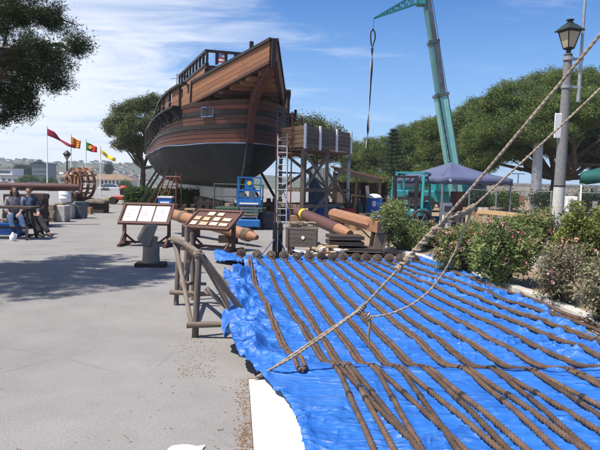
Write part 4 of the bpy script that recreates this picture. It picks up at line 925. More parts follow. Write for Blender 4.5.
# stump with a wedge-shaped block balanced on it
f3 = gnd(151, 266); t = thing('timber_stump', 'short round post on a plank foot carrying a tilted worn timber block', 'stump', tuple(f3), R(6))
MB().box((0, 0, .035), (.56, .40, .07)).build('plank_foot', M_OLDD, t, bevel=.01)
b = MB(); b.tube([(0, 0, .07), (0, 0, .2), (.004, 0, .37)], [.17, .157, .155], 16); b.build('post', M_STMP, t, smooth=True)
rot = Matrix.Rotation(R(27), 3, 'Y') @ Matrix.Rotation(R(18), 3, 'Z')
MB().hexa([V((-.06, 0, .60)) + rot @ V(p) for p in [(-.13, -.11, -.18), (.12, -.11, -.20), (.12, .11, -.20), (-.13, .11, -.18), (-.13, -.10, .13), (.07, -.09, .24), (.07, .09, .24), (-.13, .10, .13)]]).build('worn_block', M_STMP, t, bevel=.015)
MB().beam((.02, .01, .3), (.08, .02, .56), .13, .10).build('wedge', M_STMP, t, bevel=.01)
# finished mast lying behind the displays
pa, pb = at(168, 213, 18.2), at(257, 237.5, 14.9); t = thing('mast_spar', 'orange-brown tapered mast lying on the ground behind the display stands', 'spar', (pb.x, pb.y, 0))
dm = (pb - pa); b = MB(); rs = [.16, .165, .165, .165, .16, .16, .145, .115, .075, .062]; ts = [0, .1, .2, .4, .6, .8, .90, .955, .99, 1.0]
b.tube([pa + dm * k for k in ts], rs, 16); b.build('shaft', M_SPAR, t, world=True, smooth=True)
for s0, n_ in ((.875, 5), (.18, 4)):
    b = MB(); dn = dm.normalized(); u = dn.cross(V((0, 0, 1))).normalized(); w = dn.cross(u)
    b.tube([pa + dm * s0 + dn * (k * .0028) + (u * math.cos(k * .35) + w * math.sin(k * .35)) * (.172 if s0 < .5 else .158) for k in range(18 * n_)], .013, 6); b.build('rope_turn', M_ROPEN, t, world=True, smooth=True)
b = MB(); q = pa + dm * .885; b.tube([q + V((0, -.16, 0)), q + V((.02, -.18, -.12)), V((q.x + .03, q.y - .2, .01))], .01, 6); b.build('rope_end', M_ROPEN, t, world=True)
for s0 in (.3, .72):
    q = pa + dm * s0; MB().box((q.x, q.y, (q.z - .15) / 2), (.5, .2, max(q.z - .16, .04))).build('chock', M_OLDD, t, world=True)

# ------------------------------------------------------------------ scissor lift
f = gnd(248.5, 230); t = thing('scissor_lift', 'blue scissor lift parked lowered under the bow of the ship', 'lift', tuple(f), R(4))
MB().box((0, .75, .22), (.78, 1.5, .26)).build('chassis', M_BLUEP, t, bevel=.03)
for sx in (-1, 1):
    for y in (.18, 1.3):
        wh = MB().lathe([(.06, -.06), (.15, -.06), (.165, -.04), (.165, .04), (.15, .06), (.06, .06)], 18, (sx * .36, y, .165), Matrix.Rotation(R(90), 3, 'Y')).build('wheel', M_RUB, t, smooth=True)
        MB().lathe([(.0, -.065), (.06, -.065), (.06, .065), (0, .065)], 12, (sx * .36, y, .165), Matrix.Rotation(R(90), 3, 'Y')).build('hub', M_STEEL, wh)
for k in range(4):
    z = .40 + k * .10
    for s in (-1, 1): MB().beam((s * .27, .1, z), (s * .27, 1.4, z + .085), .05, .07).build('scissor_arm', M_STEEL, t); MB().beam((s * .21, .1, z + .085), (s * .21, 1.4, z), .05, .07).build('scissor_arm', M_STEEL, t)
    MB().box((0, .08, z + .04), (.6, .05, .05)).build('cross_shaft', M_STEEL, t)
MB().box((0, .75, .87), (.82, 1.55, .10)).build('platform_deck', M_BLUEP, t, bevel=.01)
MB().box((0, -.045, .89), (.62, .012, .055)).build('maker_plate', M_WHITE, t)
for x in (-.38, .38):
    for y in (0, .5, 1.02, 1.5): MB().box((x, y, 1.34), (.045, .045, .84)).build('rail_post', M_BLUEP, t)
    for z in (1.32, 1.76): MB().box((x, .75, z), (.04, 1.5, .04)).build('side_rail', M_BLUEP, t)
    MB().box((x, .75, .99), (.03, 1.5, .13)).build('toe_board', M_BLUEP, t)
for y in (0, 1.5):
    for z in (1.32, 1.76): MB().box((0, y, z), (.72, .04, .04)).build('end_rail', M_BLUEP, t)
    MB().box((0, y, .99), (.72, .03, .13)).build('toe_board', M_BLUEP, t)
cb = MB().box((.0, .03, 1.53), (.30, .06, .36)).build('control_box', M_BLUEP, t, bevel=.01); MB().lathe([(.0, 0), (.07, 0), (.07, .012), (0, .012)], 14, (0, -.005, 1.57), Matrix.Rotation(R(90), 3, 'X')).build('decal', M_YEL, cb)
for x in (-.2, .2): MB().box((x, .0, 1.2), (.035, .04, .44)).build('gate_bar', M_BLUEP, t)
MB().box((.1, .3, 1.12), (.22, .2, .36)).build('battery_box', M_GREY, t)
# green trailer with railing
f = gnd(213, 224); t = thing('green_trailer', 'dark green flat trailer with pipe railing left of the scissor lift', 'trailer', tuple(f), R(-3))
MB().box((.95, .5, .52), (1.9, 1.0, .22)).build('deck', M_GREENM, t, bevel=.01)
for x in (.03, .95, 1.85): MB().tube([(x, 0, .3), (x, 0, 1.5)], .025, 8).build('rail_post', M_GREENM, t)
for z in (1.05, 1.5): MB().tube([(0, 0, z), (1.9, 0, z)], .022, 8).build('pipe_rail', M_GREENM, t)
MB().box((.95, -.01, .40), (1.7, .03, .05)).build('yellow_strip', M_YELP, t)
for x in (.5, 1.4):
    for y in (.1, .9): MB().lathe([(.03, -.05), (.2, -.05), (.22, 0), (.2, .05), (.03, .05)], 16, (x, y, .22), Matrix.Rotation(R(90), 3, 'X')).build('wheel', M_RUB, t, smooth=True)
M_DKG = mat('charcoal_plastic', (.045, .05, .056), (.035, .04, .045), rough=.55, bump=.02)
# clutter beneath the hull
def drum(name, label, base, r, h, m, cat='barrel', rz=0, lid=None, group=None):
    t = thing(name, label, cat, tuple(base), rz, group)
    MB().lathe([(r * .93, 0), (r, .02), (r, h * .32), (r * 1.03, h * .34), (r, h * .36), (r, h * .64), (r * 1.03, h * .66), (r, h * .68), (r, h - .02), (r * .96, h)], 20).build('shell', m, t, smooth=True)
    MB().lathe([(r * .9, 0), (r * .9, .02), (r * .3, .03), (0, .03)], 20, (0, 0, h)).build('lid', lid or m, t, smooth=True); return t
def crate(name, label, base, d, m, rz=0, cat='crate', slats=4, group=None):
    t = thing(name, label, cat, tuple(base), rz, group); x, y, z = d
    MB().box((0, 0, z / 2), (x - .04, y - .04, z - .04)).build('core', M_OLDD, t)
    for k in range(slats):
        zc = z * (k + .5) / slats
        for s in (-1, 1):
            MB().box((0, s * (y / 2 - .008), zc), (x, .022, z / slats - .012)).build('slat', m, t); MB().box((s * (x / 2 - .008), 0, zc), (.022, y - .04, z / slats - .012)).build('slat', m, t)
    for sx in (-1, 1): MB().box((sx * (x / 2 - .06), -y / 2 - .012, z / 2), (.07, .02, z * .98)).build('batten', m, t)
    return t
drum('dark_drum', 'tall charcoal drum just right of the scissor lift', gnd(266, 229), .28, .55, M_DKG)
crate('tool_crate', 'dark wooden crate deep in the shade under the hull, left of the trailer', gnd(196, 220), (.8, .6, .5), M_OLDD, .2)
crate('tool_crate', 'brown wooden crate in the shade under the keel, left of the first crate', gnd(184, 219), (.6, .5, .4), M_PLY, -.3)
drum('white_bucket', 'white plastic bucket standing below the left bilge of the hull', gnd(171, 219), .17, .4, M_WHITE, 'bucket')
crate('tool_crate', 'long low crate between the keel and the green trailer', gnd(206, 221), (1.0, .5, .35), M_OLDD, .1)
def stool(label, base, h, m):
    t = thing('work_stool', label, 'stool', tuple(base)); MB().box((0, 0, h), (.4, .3, .04)).build('seat', m, t)
    for sx in (-1, 1):
        for sy in (-1, 1): MB().beam((sx * .15, sy * .1, h - .02), (sx * .19, sy * .14, 0), .035, .035).build('leg', m, t)
stool('small work stool in the shade beneath the hull', gnd(190, 222), .5, M_PALE)
# rolling stair scaffold left of the hull
f = gnd(150, 214); t = thing('stair_scaffold', 'reddish steel stair scaffold below the left side of the hull', 'scaffold', tuple(f), R(-8))
M_RST = mat('red_primer_steel', (.22, .08, .055), (.14, .05, .04), rough=.6, metal=.2)
for y in (0, .7):
    MB().tube([(0, y, 0), (.75, y, 1.75)], .03, 7).build('stringer', M_RST, t); MB().tube([(.55, y, 0), (1.2, y, 1.75)], .03, 7).build('stringer', M_RST, t)
    MB().tube([(1.25, y, 0), (1.25, y, 1.95)], .03, 7).build('post', M_RST, t); MB().tube([(.75, y, 1.75), (1.3, y, 1.75)], .03, 7).build('rail', M_RST, t)
for k in range(6):
    s = (k + .5) / 6; MB().box((.75 * s + .1, .35, 1.75 * s), (.2, .68, .03)).build('tread', M_RST, t); MB().box((.55 + .65 * s, .35, 1.75 * s), (.16, .68, .03)).build('tread', M_RST, t)
t = thing('blue_cabinet', 'blue and white upright cabinet behind the stair scaffold', 'cabinet', tuple(gnd(166, 216))); MB().box((0, 0, .4), (.6, .5, .8)).build('body', M_BLUPL, t, bevel=.02); MB().box((0, 0, .84), (.63, .54, .07)).build('top', M_WHITE, t); MB().box((0, -.262, .5), (.4, .02, .3)).build('label_panel', M_WHITE, t)

# ------------------------------------------------------------------ scaffolds, ladder and shed right of the bow
def gp(px, Y): p = at(px, 180, Y); p.z = 0; return p
c1, c2, c3 = gp(303, 22), gp(349, 25), gp(281, 23.6); c4 = c2 + c3 - c1
t = thing('plank_scaffold', 'timber scaffold tower with a plank-sided box platform, right of the bow', 'scaffold', tuple(c1))
ZB_, ZT_ = 2.92, 3.72
def wallp(a, c, m, n=5):
    for k in range(n):
        z0, z1 = lerp(ZB_, ZT_, k / n) + .008, lerp(ZB_, ZT_, (k + 1) / n) - .008
        MB().beam(V((a.x, a.y, (z0 + z1) / 2)), V((c.x, c.y, (z0 + z1) / 2)), .035, z1 - z0).build('side_plank', m, t, world=True)
M_PLK = wood('weathered_brown_planks', (.14, .105, .085), (.075, .056, .046), var=.35)
wallp(c1, c2, M_PLK); wallp(c1, c3, M_PLY); wallp(c3, c4, M_PLK); wallp(c2, c4, M_PLK)
dn = (c2 - c1).normalized(); off = V((dn.y, -dn.x, 0)) * .05
for s in (.0, .30, .66, 1.0):
    p = lerp(c1, c2, s) + off; MB().box((p.x, p.y, (ZB_ + ZT_) / 2), (.11, .05, ZT_ - ZB_ + .1), rz=math.atan2(dn.y, dn.x)).build('white_batten', M_WHITE, t, world=True)
MB().hexa([c1 + V((0, 0, ZB_ - .1)), c2 + V((0, 0, ZB_ - .1)), c4 + V((0, 0, ZB_ - .1)), c3 + V((0, 0, ZB_ - .1)), c1 + V((0, 0, ZB_ - .03)), c2 + V((0, 0, ZB_ - .03)), c4 + V((0, 0, ZB_ - .03)), c3 + V((0, 0, ZB_ - .03))]).build('platform_floor', M_RUST, t, world=True)
for p in (c1, c2, c3, c4, lerp(c1, c2, .5), lerp(c3, c4, .5)):
    m = M_STEEL if p in (c2,) else M_OLD
    q = p - off * .6
    MB().box((q.x, q.y, (ZB_ - .1) / 2), (.13, .13, ZB_ - .1)).build('post', m, t, world=True)
for z in (1.35, .75):
    for a, c in ((c1, c2), (c3, c4), (c1, c3), (c2, c4)): MB().beam(a + V((0, 0, z)), c + V((0, 0, z)), .05, .12).build('ledger', M_OLD, t, world=True)
m0 = lerp(c1, c2, .5)
for a, c, za, zc in ((c1, m0, 1.4, 2.75), (c1, m0, 2.75, 1.4), (m0, c2, 1.4, 2.75), (c2, m0, .8, 2.0), (c1, m0, .15, 1.2), (m0, c2, 1.3, .15), (c3, c4, 1.4, 2.8), (c4, c3, 1.4, 2.8)):
    MB().beam(a + off + V((0, 0, za)), c + off + V((0, 0, zc)), .04, .11).build('brace', M_OLD, t, world=True)
# pipe scaffold against the hull
t = thing('pipe_scaffold', 'tube scaffold with plywood decks between the bow and the plank box', 'scaffold', tuple(gp(287, 22.5)))
xs_ = [gp(276, 23.4), gp(291, 22.6), gp(287, 25), gp(301, 24.2)]
for p in xs_: MB().tube([p, p + V((0, 0, 4.25))], .028, 7).build('standard', M_RST, t, world=True)
for z in (.6, 1.3, 2.0, 2.7, 3.2, 3.6, 4.1):
    for a, c in ((0, 1), (2, 3), (0, 2), (1, 3)): MB().tube([xs_[a] + V((0, 0, z)), xs_[c] + V((0, 0, z))], .022, 6).build('tube', M_RST if z > 2.5 else M_IRON, t, world=True)
for z in (2.72, 3.3): MB().hexa([xs_[i] + V((0, 0, z)) for i in (0, 1, 3, 2)] + [xs_[i] + V((0, 0, z + .04)) for i in (0, 1, 3, 2)]).build('deck_board', M_PLY, t, world=True)
for a, c, z0, z1 in ((0, 1, .6, 2.0), (1, 0, .6, 2.0), (0, 1, 2.0, 3.2)): MB().tube([xs_[a] + V((0, 0, z0)), xs_[c] + V((0, 0, z1))], .02, 6).build('brace', M_IRON, t, world=True)
# long ladder
la, lb = at(281.5, 222, 21.2), at(282.5, 134, 22.2); la.z = 0
t = thing('aluminium_ladder', 'long aluminium ladder standing against the pipe scaffold by the bow', 'ladder', tuple(la)); sx = V((.17, 0, 0))
for s in (-1, 1): MB().beam(la + sx * s, lb + sx * s, .035, .07, up=(0, -1, 0)).build('stile', M_ALU, t, world=True)
for k in range(1, 15): p = lerp(la, lb, k / 15); MB().tube([p - sx, p + sx], .016, 6).build('rung', M_ALU, t, world=True)
# lean-to shed
s1, s2, s3, s4 = gp(334, 29), gp(380, 28), gp(386, 32), gp(336, 33)
t = thing('open_shed', 'open lean-to shed with rusty brown roof behind the scaffold', 'shed', tuple(s1))
for p, z in ((s1, 2.2), (s2, 1.75), (s3, 1.75), (s4, 2.2), (lerp(s1, s2, .5), 1.95)): MB().box((p.x, p.y, z / 2), (.12, .12, z)).build('post', M_OLDD, t, world=True)
for k in range(8):
    a0, a1 = lerp(s1, s4, k / 8), lerp(s1, s4, (k + 1) / 8 - .01); b0_, b1_ = lerp(s2, s3, k / 8), lerp(s2, s3, (k + 1) / 8 - .01); e = V((.2, 0, 0)); zo = .03 * (k % 2)
    MB().hexa([a0 - e + V((0, 0, 2.42 + zo)), b0_ + e + V((0, 0, 1.86 + zo)), b1_ + e + V((0, 0, 1.86 + zo)), a1 - e + V((0, 0, 2.42 + zo)), a0 - e + V((0, 0, 2.47 + zo)), b0_ + e + V((0, 0, 1.91 + zo)), b1_ + e + V((0, 0, 1.91 + zo)), a1 - e + V((0, 0, 2.47 + zo))]).build('roof_sheet', M_RUST, t, world=True)
MB().beam(s1 + V((0, 0, 2.32)), s2 + V((0, 0, 1.76)), .08, .2).build('eave_beam', M_OLDD, t, world=True)
for k in range(6):
    a, c = lerp(s4, s3, k / 6), lerp(s4, s3, (k + 1) / 6 - .01); MB().beam(a + V((0, 0, .85)), c + V((0, 0, .85)), .04, 1.7).build('back_board', M_OLDD if k % 2 else M_PLK, t, world=True)
# container-grey sheet wall behind the scaffold
a, c = gp(309, 31), gp(330, 30); t = thing('sheet_wall', 'weathered blue-grey sheet metal wall behind the scaffold legs', 'wall', tuple(a))
for k in range(7): p, q = lerp(a, c, k / 7), lerp(a, c, (k + 1) / 7 - .012); MB().beam(p + V((0, (k % 2) * .04, 1.2)), q + V((0, (k % 2) * .04, 1.2)), .03, 2.4).build('sheet', M_CORR, t, world=True)
drum('blue_barrel', 'blue barrel standing against the scaffold legs, leftmost of the blue barrels', gnd(322, 221), .26, .8, M_BLUPL)
drum('blue_barrel', 'dark blue barrel right of the scaffold, partly hidden behind the long spars', gnd(334, 222), .25, .7, M_BLUPL)
drum('blue_barrel', 'large bright blue barrel in front of the white-lidded tank', gnd(379, 232), .33, .55, M_BLUPL)
f = gnd(381, 226); t = thing('portable_tank', 'bright blue portable tank with rounded white lid beside the forklift', 'tank', tuple(f + V((0, 2.5, 0))), R(12))
b = MB(); b.box((0, 0, .68), (.60, .6, .72)); b.build('body', M_BLUPL, t, bevel=.08); MB().lathe([(.33, 0), (.33, .05), (.26, .13), (.13, .18), (0, .19)], 20, (0, 0, 1.03)).build('lid', M_WHITE, t, smooth=True)
for s in (-1, 1): MB().box((s * .25, 0, .2), (.12, .6, .4)).build('leg', M_STEEL, t)
MB().box((-.1, -.31, .8), (.16, .03, .22)).build('label_panel', M_WHITE, t)
f = gnd(351, 226); t = thing('red_compressor', 'small red machine among the clutter in front of the shed', 'machine', tuple(f + V((0, 1.5, 0)))); MB().tube([(-.3, 0, .45), (.3, 0, .45)], .2, 14).build('tank', M_REDP, t, smooth=True); MB().box((0, 0, .75), (.3, .22, .2)).build('motor', M_IRON, t)
for s in (-1, 1): MB().lathe([(.02, -.04), (.14, -.04), (.14, .04), (.02, .04)], 14, (s * .2, -.2, .14), Matrix.Rotation(R(90), 3, 'X')).build('wheel', M_RUB, t)
t = thing('green_canister', 'green gas canister beside the red machine', 'canister', tuple(gnd(361, 224) + V((0, 1, 0)))); MB().lathe([(.13, 0), (.15, .05), (.15, .7), (.09, .82), (.04, .86), (.04, .95), (0, .96)], 14).build('cylinder', M_GREENM, t, smooth=True); MB().box((0, 0, .97), (.09, .03, .03)).build('valve', M_STEEL, t)
t = thing('white_plank', 'white plank leaning up against the shed post', 'plank', tuple(gnd(370, 220))); MB().beam(gnd(370, 220), at(367, 186, 25.5), .14, .03, up=(0, -1, 0)).build('board', M_WHITE, t, world=True)
for i, (px, py, w, h, lab) in enumerate([(343, 228, .5, .42, 'grey crate left of the red machine by the shed'), (360, 230, .6, .36, 'low brown crate behind the square-ended beam'), (366, 226, .45, .5, 'tall crate near the blue barrel')]):
    crate('yard_crate', lab, gnd(px, py), (w, w * .8, h), M_OLD if i % 2 == 0 else M_PLY, .3 * i)
# ------------------------------------------------------------------ spars, chest and posts behind the deadeyes
pa, pb = at(297, 211, 16.2), at(350, 234.5, 13.9); t = thing('round_spar', 'dark oiled spar with yellow band and pale sawn point, left of the square beam', 'spar', (pb.x, pb.y, 0)); dm = pb - pa
MB().tube([pa + dm * k for k in (0, .1, .5, .8)], [.12, .135, .15, .145], 16).build('shaft', M_SPARD, t, world=True, smooth=True)
MB().tube([pa + dm * k for k in (.8, .805, .9, 1.0)], [.146, .142, .135, .10], 12).build('sawn_end', M_SPAR, t, world=True, smooth=True)
MB().tube([pa + dm * k for k in (.13, .17)], [.142, .143], 16).build('band', M_YEL, t, world=True, smooth=True)
MB().box((pa.x + .08, pa.y, (pa.z - .12) / 2), (.5, .4, pa.z - .13)).build('support_block', M_PLY, t, world=True)
q = pa + dm * .85; MB().box((q.x, q.y + .05, (q.z - .14) / 2), (.5, .3, q.z - .15)).build('support_block', M_OLDD, t, world=True)
pa, pb = at(333, 214, 16.6), at(382.5, 227.5, 13.6); t = thing('square_beam', 'orange octagonal beam with a grey square end propped on blocks', 'spar', (pb.x, pb.y, 0)); dm = pb - pa
b = MB(); b.tube([pa + dm * k for k in (0, .02, .5, .86)], [.15, .165, .165, .165], 8); b.build('shaft', M_SPAR, t, world=True)
MB().tube([pa + dm * .25 + V((-.02, -.075, -.01)), pa + dm * .72 + V((-.02, -.075, -.01))], .115, 10).build('oiled_face', M_SPARD, t, world=True, smooth=True)
MB().beam(pa + dm * .82, pb, .27, .27).build('square_head', M_SPAR, t, world=True, bevel=.01); dn = dm.normalized(); MB().beam(pb + dn * .001, pb + dn * .012, .262, .262).build('end_grain', M_OLD, t, world=True)
for s, w in ((.9, .16), (.97, .12)):
    q = pa + dm * s; MB().beam((q.x - .05, q.y, 0), (q.x + .02, q.y, q.z - .14), w, .26, up=(1, 0, 0)).build('support_block', M_OLDD if s < .95 else M_OLD, t, world=True)
q = pa + dm * .1; MB().box((q.x, q.y, (q.z - .15) / 2), (.4, .3, q.z - .16)).build('support_block', M_OLD, t, world=True)
f = (gnd(286, 254) + gnd(317, 254)) / 2; f.y += .25; t = thing('timber_chest', 'grey boarded chest with white disc on its front, behind the deadeyes', 'chest', tuple(f), R(-4))
MB().box((0, 0, .36), (.66, .5, .40)).build('core', M_CRATE, t)
for k in range(4): MB().box((0, -.262, .21 + k * .102), (.68, .025, .096)).build('front_board', M_CRATE, t)
for s in (-1, 1):
    MB().box((s * .325, -.283, .36), (.06, .02, .44)).build('corner_batten', M_CRATE, t); MB().box((s * .345, 0, .36), (.025, .5, .42)).build('side_board', M_CRATE, t); MB().box((s * .25, 0, .08), (.12, .55, .16)).build('skid', M_OLDD, t)
MB().box((0, 0, .58), (.74, .56, .04)).build('lid', M_OLD, t)
MB().lathe([(.04, 0), (.04, .012), (0, .012)], 14, (.04, -.275, .38), Matrix.Rotation(R(90), 3, 'X')).build('disc', M_WHITE, t)
rr = random.Random(4)
t = thing('rope_heap', 'untidy heap of grey rope and rags on top of the chest', 'rope', tuple(f + V((0, 0, .60))))
for k in range(7):
    r0 = rr.uniform(.07, .2); cx, cy = rr.uniform(-.2, .15), rr.uniform(-.1, .1); b = MB(); b.tube([(cx + r0 * math.cos(a) * 1.2, cy + r0 * math.sin(a) * .7, .02 + k * .015 + .015 * math.sin(a * 3 + k)) for a in [2 * math.pi * j / 22 for j in range(22)]], .018, 6, closed=True); b.build('coil', M_ROPEN, t)
for s, lab in ((0, 'black timber post beside the chest, nearer the mast tip'), (1, 'black timber post directly left of the timber chest')):
    f = gnd(274.5 + s * 5.2, 259 - s); t = thing('black_post', lab, 'post', tuple(f)); h = .80 - .02 * s
    MB().prism([(-.05, 0, 0), (.05, 0, 0), (.05, 0, h - .05), (0.01, 0, h), (-.05, 0, h - .05)], (0, .12, 0)).build('timber', M_TAR, t); MB().box((0, .06, .05), (.16, .3, .1)).build('foot', M_TAR, t)
    MB().beam((-.02, -.01, .42), (-.32 + .5 * s, -.05, .02), .025, .025).build('stay', M_ALU if s == 0 else M_OLD, t)
for i, (px, py, n_) in enumerate([(321, 259, 5), (327, 256, 4), (333, 260, 6), (311, 258, 4)]):
    f = gnd(px, py); t = thing('offcut_pile', ['heap of pale timber offcuts right of the chest', 'second small heap of pale offcuts under the dark spar', 'third heap of offcuts, against the pallet stack', 'few pale offcuts close to the front of the chest'][i], 'offcuts', tuple(f))
    for k in range(n_):
        a = rr.uniform(0, 3.1); c = V((rr.uniform(-.15, .15), rr.uniform(-.1, .1), .03 + .05 * k)); d = V((math.cos(a), math.sin(a), rr.uniform(-.1, .25))) * rr.uniform(.15, .3); MB().beam(c - d, c + d, .09, .04).build('offcut', M_PALE if k % 2 else M_WHITEB, t)
f = gnd(300, 257.5); t = thing('tool_bundle', 'small dark bundle of rags and tools on the ground before the chest', 'bundle', tuple(f))
for k in range(6): a = rr.uniform(0, 3.1); d = V((math.cos(a), math.sin(a) * .6, rr.uniform(.0, .2))) * .22; MB().beam(V((0, 0, .03 + .02 * k)) - d, V((0, 0, .03 + .02 * k)) + d, .05, .03).build('stick', [M_TAR, M_STEEL, M_WHITE][k % 3], t)
def pallet(label, base, rz, n=3):
    t = thing('timber_pallet', label, 'pallet', tuple(base), rz)
    for k in range(n):
        MB().box((0, 0, .06 + k * .13), (.8, .7, .03)).build('deck', M_OLDD, t)
        for s in (-1, 0, 1): MB().box((0, s * .3, .02 + k * .13 + .0), (.8, .08, .05)).build('bearer', M_OLD, t)
pallet('stack of dark pallets under the pale end of the round spar', gnd(345, 257) + V((0, .3, 0)), R(4), 4)
pallet('low dark pallet lying right of the pallet stack', gnd(365, 258) + V((0, .35, 0)), R(-6), 2)
# ------------------------------------------------------------------ crane
t = thing('mobile_crane', 'teal mobile crane with a long telescopic boom and lattice jib', 'crane', tuple(gp(462, 37)), 0)
CY = 35
bp_ = [at(457, 196, CY), at(440.5, 94, CY), at(433, 41, CY), at(424.5, -14, CY)]
def boomsec(name, p, q, w, h, m): return MB().beam(p, q, w, h, up=(0, -1, 0)).build(name, m, t, world=True, bevel=.03)
s0 = boomsec('boom_base_section', bp_[0], bp_[1], .70, .72, M_TEALL)
s1_ = boomsec('boom_middle_section', bp_[0] + (bp_[1] - bp_[0]) * .9, bp_[2], .52, .54, M_BOOMT); s2_ = boomsec('boom_top_section', bp_[1] + (bp_[2] - bp_[1]) * .9, bp_[3], .42, .42, M_BOOMT)
for p, q, w in ((bp_[0], bp_[1], .70), (bp_[1], bp_[2], .52), (bp_[2], bp_[3], .42)):
    d = (q - p).normalized(); MB().beam(q - d * .16, q, w + .10, w + .12, up=(0, -1, 0)).build('boom_collar', M_BOOMD, t, world=True)
for p, q, w, sec in ((bp_[1], bp_[2], .52, s1_), (bp_[2], bp_[3], .42, s2_)):
    r = V((w * .16, -w / 2 - .03, 0)); MB().beam(p + r, q + r, w * .6, .02, up=(0, -1, 0)).build('wear_strip', M_BOOMD, sec, world=True)
MB().beam(bp_[0] + V((-.17, -.37, 0)), bp_[1] + V((-.17, -.37, 0)), .32, .02, up=(0, -1, 0)).build('side_plate', M_BOOMT, s0, world=True)
for k in range(7):
    p = lerp(bp_[0], bp_[1], .35 + .08 * k) + V((-.2, -.39, 0)); MB().box(p, (.06, .02, .10)).build('white_mark', M_WHITE, s0, world=True)
MB().tube([bp_[0] + V((.3, -.42, 0)), bp_[3] + V((.24, -.30, 0))], .018, 5).build('hoist_cable', M_IRON, t, world=True)
MB().tube([bp_[0] + V((-.3, -.42, .6)), bp_[1] + V((-.22, -.40, 0))], .03, 6).build('hydraulic_line', M_IRON, t, world=True)
tip, root = at(374, 18.5, CY - 1), at(421, -3, CY)
rt, rb = root + V((0, 0, .34)), root - V((0, 0, .28)); 
for a in (rt, rb):
    for sy in (-.22, .22): MB().beam(a + V((0, sy, 0)), tip + V((0, sy * .2, 0)), .07, .07).build('jib_chord', M_TEAL, t, world=True)
for k in range(8):
    u, w = k / 8, (k + .5) / 8
    for sy in (-.22, .22): MB().beam(lerp(rt, tip, u) + V((0, sy * (1 - u * .8), 0)), lerp(rb, tip, w) + V((0, sy * (1 - w * .8), 0)), .045, .045).build('jib_lacing', M_TEAL, t, world=True); MB().beam(lerp(rb, tip, w) + V((0, sy * (1 - w * .8), 0)), lerp(rt, tip, (k + 1) / 8 * .99) + V((0, sy * (1 - (k + 1) / 8 * .8), 0)), .045, .045).build('jib_lacing', M_TEAL, t, world=True)
MB().box(root, (.5, .6, .95)).build('boom_head', M_TEAL, t, world=True, bevel=.03)
MB().lathe([(.05, -.05), (.22, -.05), (.18, 0), (.22, .05), (.05, .05)], 16, root + V((-.35, -.3, .1)), Matrix.Rotation(R(90), 3, 'X')).build('sheave', M_BOOMD, t, world=True)
base = gp(458, 37)
def wb(c, d, n_, m, **k): return MB().box(V((base.x, base.y, 0)) + V(c), d).build(n_, m, t, world=True, **k)
wb((-.9, 1, .95), (5.8, 2.4, .7), 'carrier', M_TEAL, bevel=.05); wb((-3.0, 1, 1.55), (1.5, 2.3, 1.1), 'driver_cab', M_TEAL, bevel=.08); wb((-3.0, -.18, 1.75), (1.1, .03, .5), 'cab_window', M_WIN); wb((-.3, .6, 1.55), (2.4, 2.0, .6), 'turntable', M_TEAL, bevel=.05); wb((1.3, .8, 1.4), (.8, 2.2, .8), 'counterweight', M_BOOMD, bevel=.05)
for x in (-3.2, -1.9, .2, 1.5):
    for y in (-.1, 2.1): wh = MB().lathe([(.1, -.16), (.48, -.16), (.52, -.1), (.52, .1), (.48, .16), (.1, .16)], 20, base + V((x, y, .52)), Matrix.Rotation(R(90), 3, 'X')).build('wheel', M_RUB, t, world=True, smooth=True); MB().lathe([(0, -.17), (.2, -.17), (.2, .17), (0, .17)], 14, base + V((x, y, .52)), Matrix.Rotation(R(90), 3, 'X')).build('rim', M_STEEL, wh, world=True)
for s in (-1, 1): MB().beam(base + V((s * .25, -.15, 1.3)), lerp(bp_[0], bp_[1], .35) + V((s * .2, .1, -.2)), .16, .16).build('lift_cylinder', M_BOOMD, t, world=True)
# hanging sling
t = thing('lifting_sling', 'black webbing sling with looped eye hanging from the jib tip', 'sling', tuple(at(372.5, 30, CY - 1)))
sy_ = CY - 1
MB().tube([tip, at(373.2, 30, sy_)], .012, 5).build('wire', M_IRON, t, world=True)
lp = [at(px, py, sy_) for px, py in ((373, 29), (375, 33), (375.2, 38), (373.5, 44), (372.5, 48), (371.2, 44), (370.6, 38), (371, 32), (373, 29))]
b = MB(); b.tube(lp, .042, 6); b.build('eye_loop', M_SEIZE, t, world=True)
M_WEB = mat('webbing_pale_edge', (.45, .45, .47), (.3, .3, .32), rough=.8)
n = 60
def slp(k): return at(372.5 - 5.5 * k, 48 + 100 * k, sy_)
for half_, m in ((0, M_SEIZE), (1, M_WEB)):
    rows = []
    for i in range(n + 1):
        k = i / n; a = 9 * k + 1.2 * math.sin(k * 7); c = slp(k); d = V((math.cos(a), math.sin(a), 0)) * .075
        rows.append([c + d * (-1 if half_ == 0 else .35), c + d * (.35 if half_ == 0 else 1)])
    MB().grid(rows).build('strap', m, t, world=True, solid=.02)

# ------------------------------------------------------------------ forklift
f = gp(411, 20.5); t = thing('forklift', 'teal forklift with open overhead guard beside the blue canopy', 'forklift', tuple(f), R(-22))
MB().box((0, .55, .55), (.95, 1.5, .55)).build('body', M_TEAL, t, bevel=.06); MB().box((0, 1.35, .65), (1.0, .45, .8)).build('counterweight', M_TEAL, t, bevel=.1); MB().box((-.05, -.45, .35), (.9, .6, .35)).build('front_axle', M_TEAL, t, bevel=.04)
for x in (-.46, .46):
    MB().beam((x, -.35, .5), (x, -.15, 2.02), .08, .08).build('guard_post', M_TEAL, t); MB().beam((x, 1.2, .8), (x, .95, 2.02), .08, .08).build('guard_post', M_TEAL, t); MB().beam((x, -.2, 2.05), (x, 1.0, 2.05), .08, .07).build('guard_rail', M_TEAL, t)
for k in range(6): MB().box((0, -.15 + k * .21, 2.06), (.86, .05, .05)).build('guard_bar', M_TEAL, t)
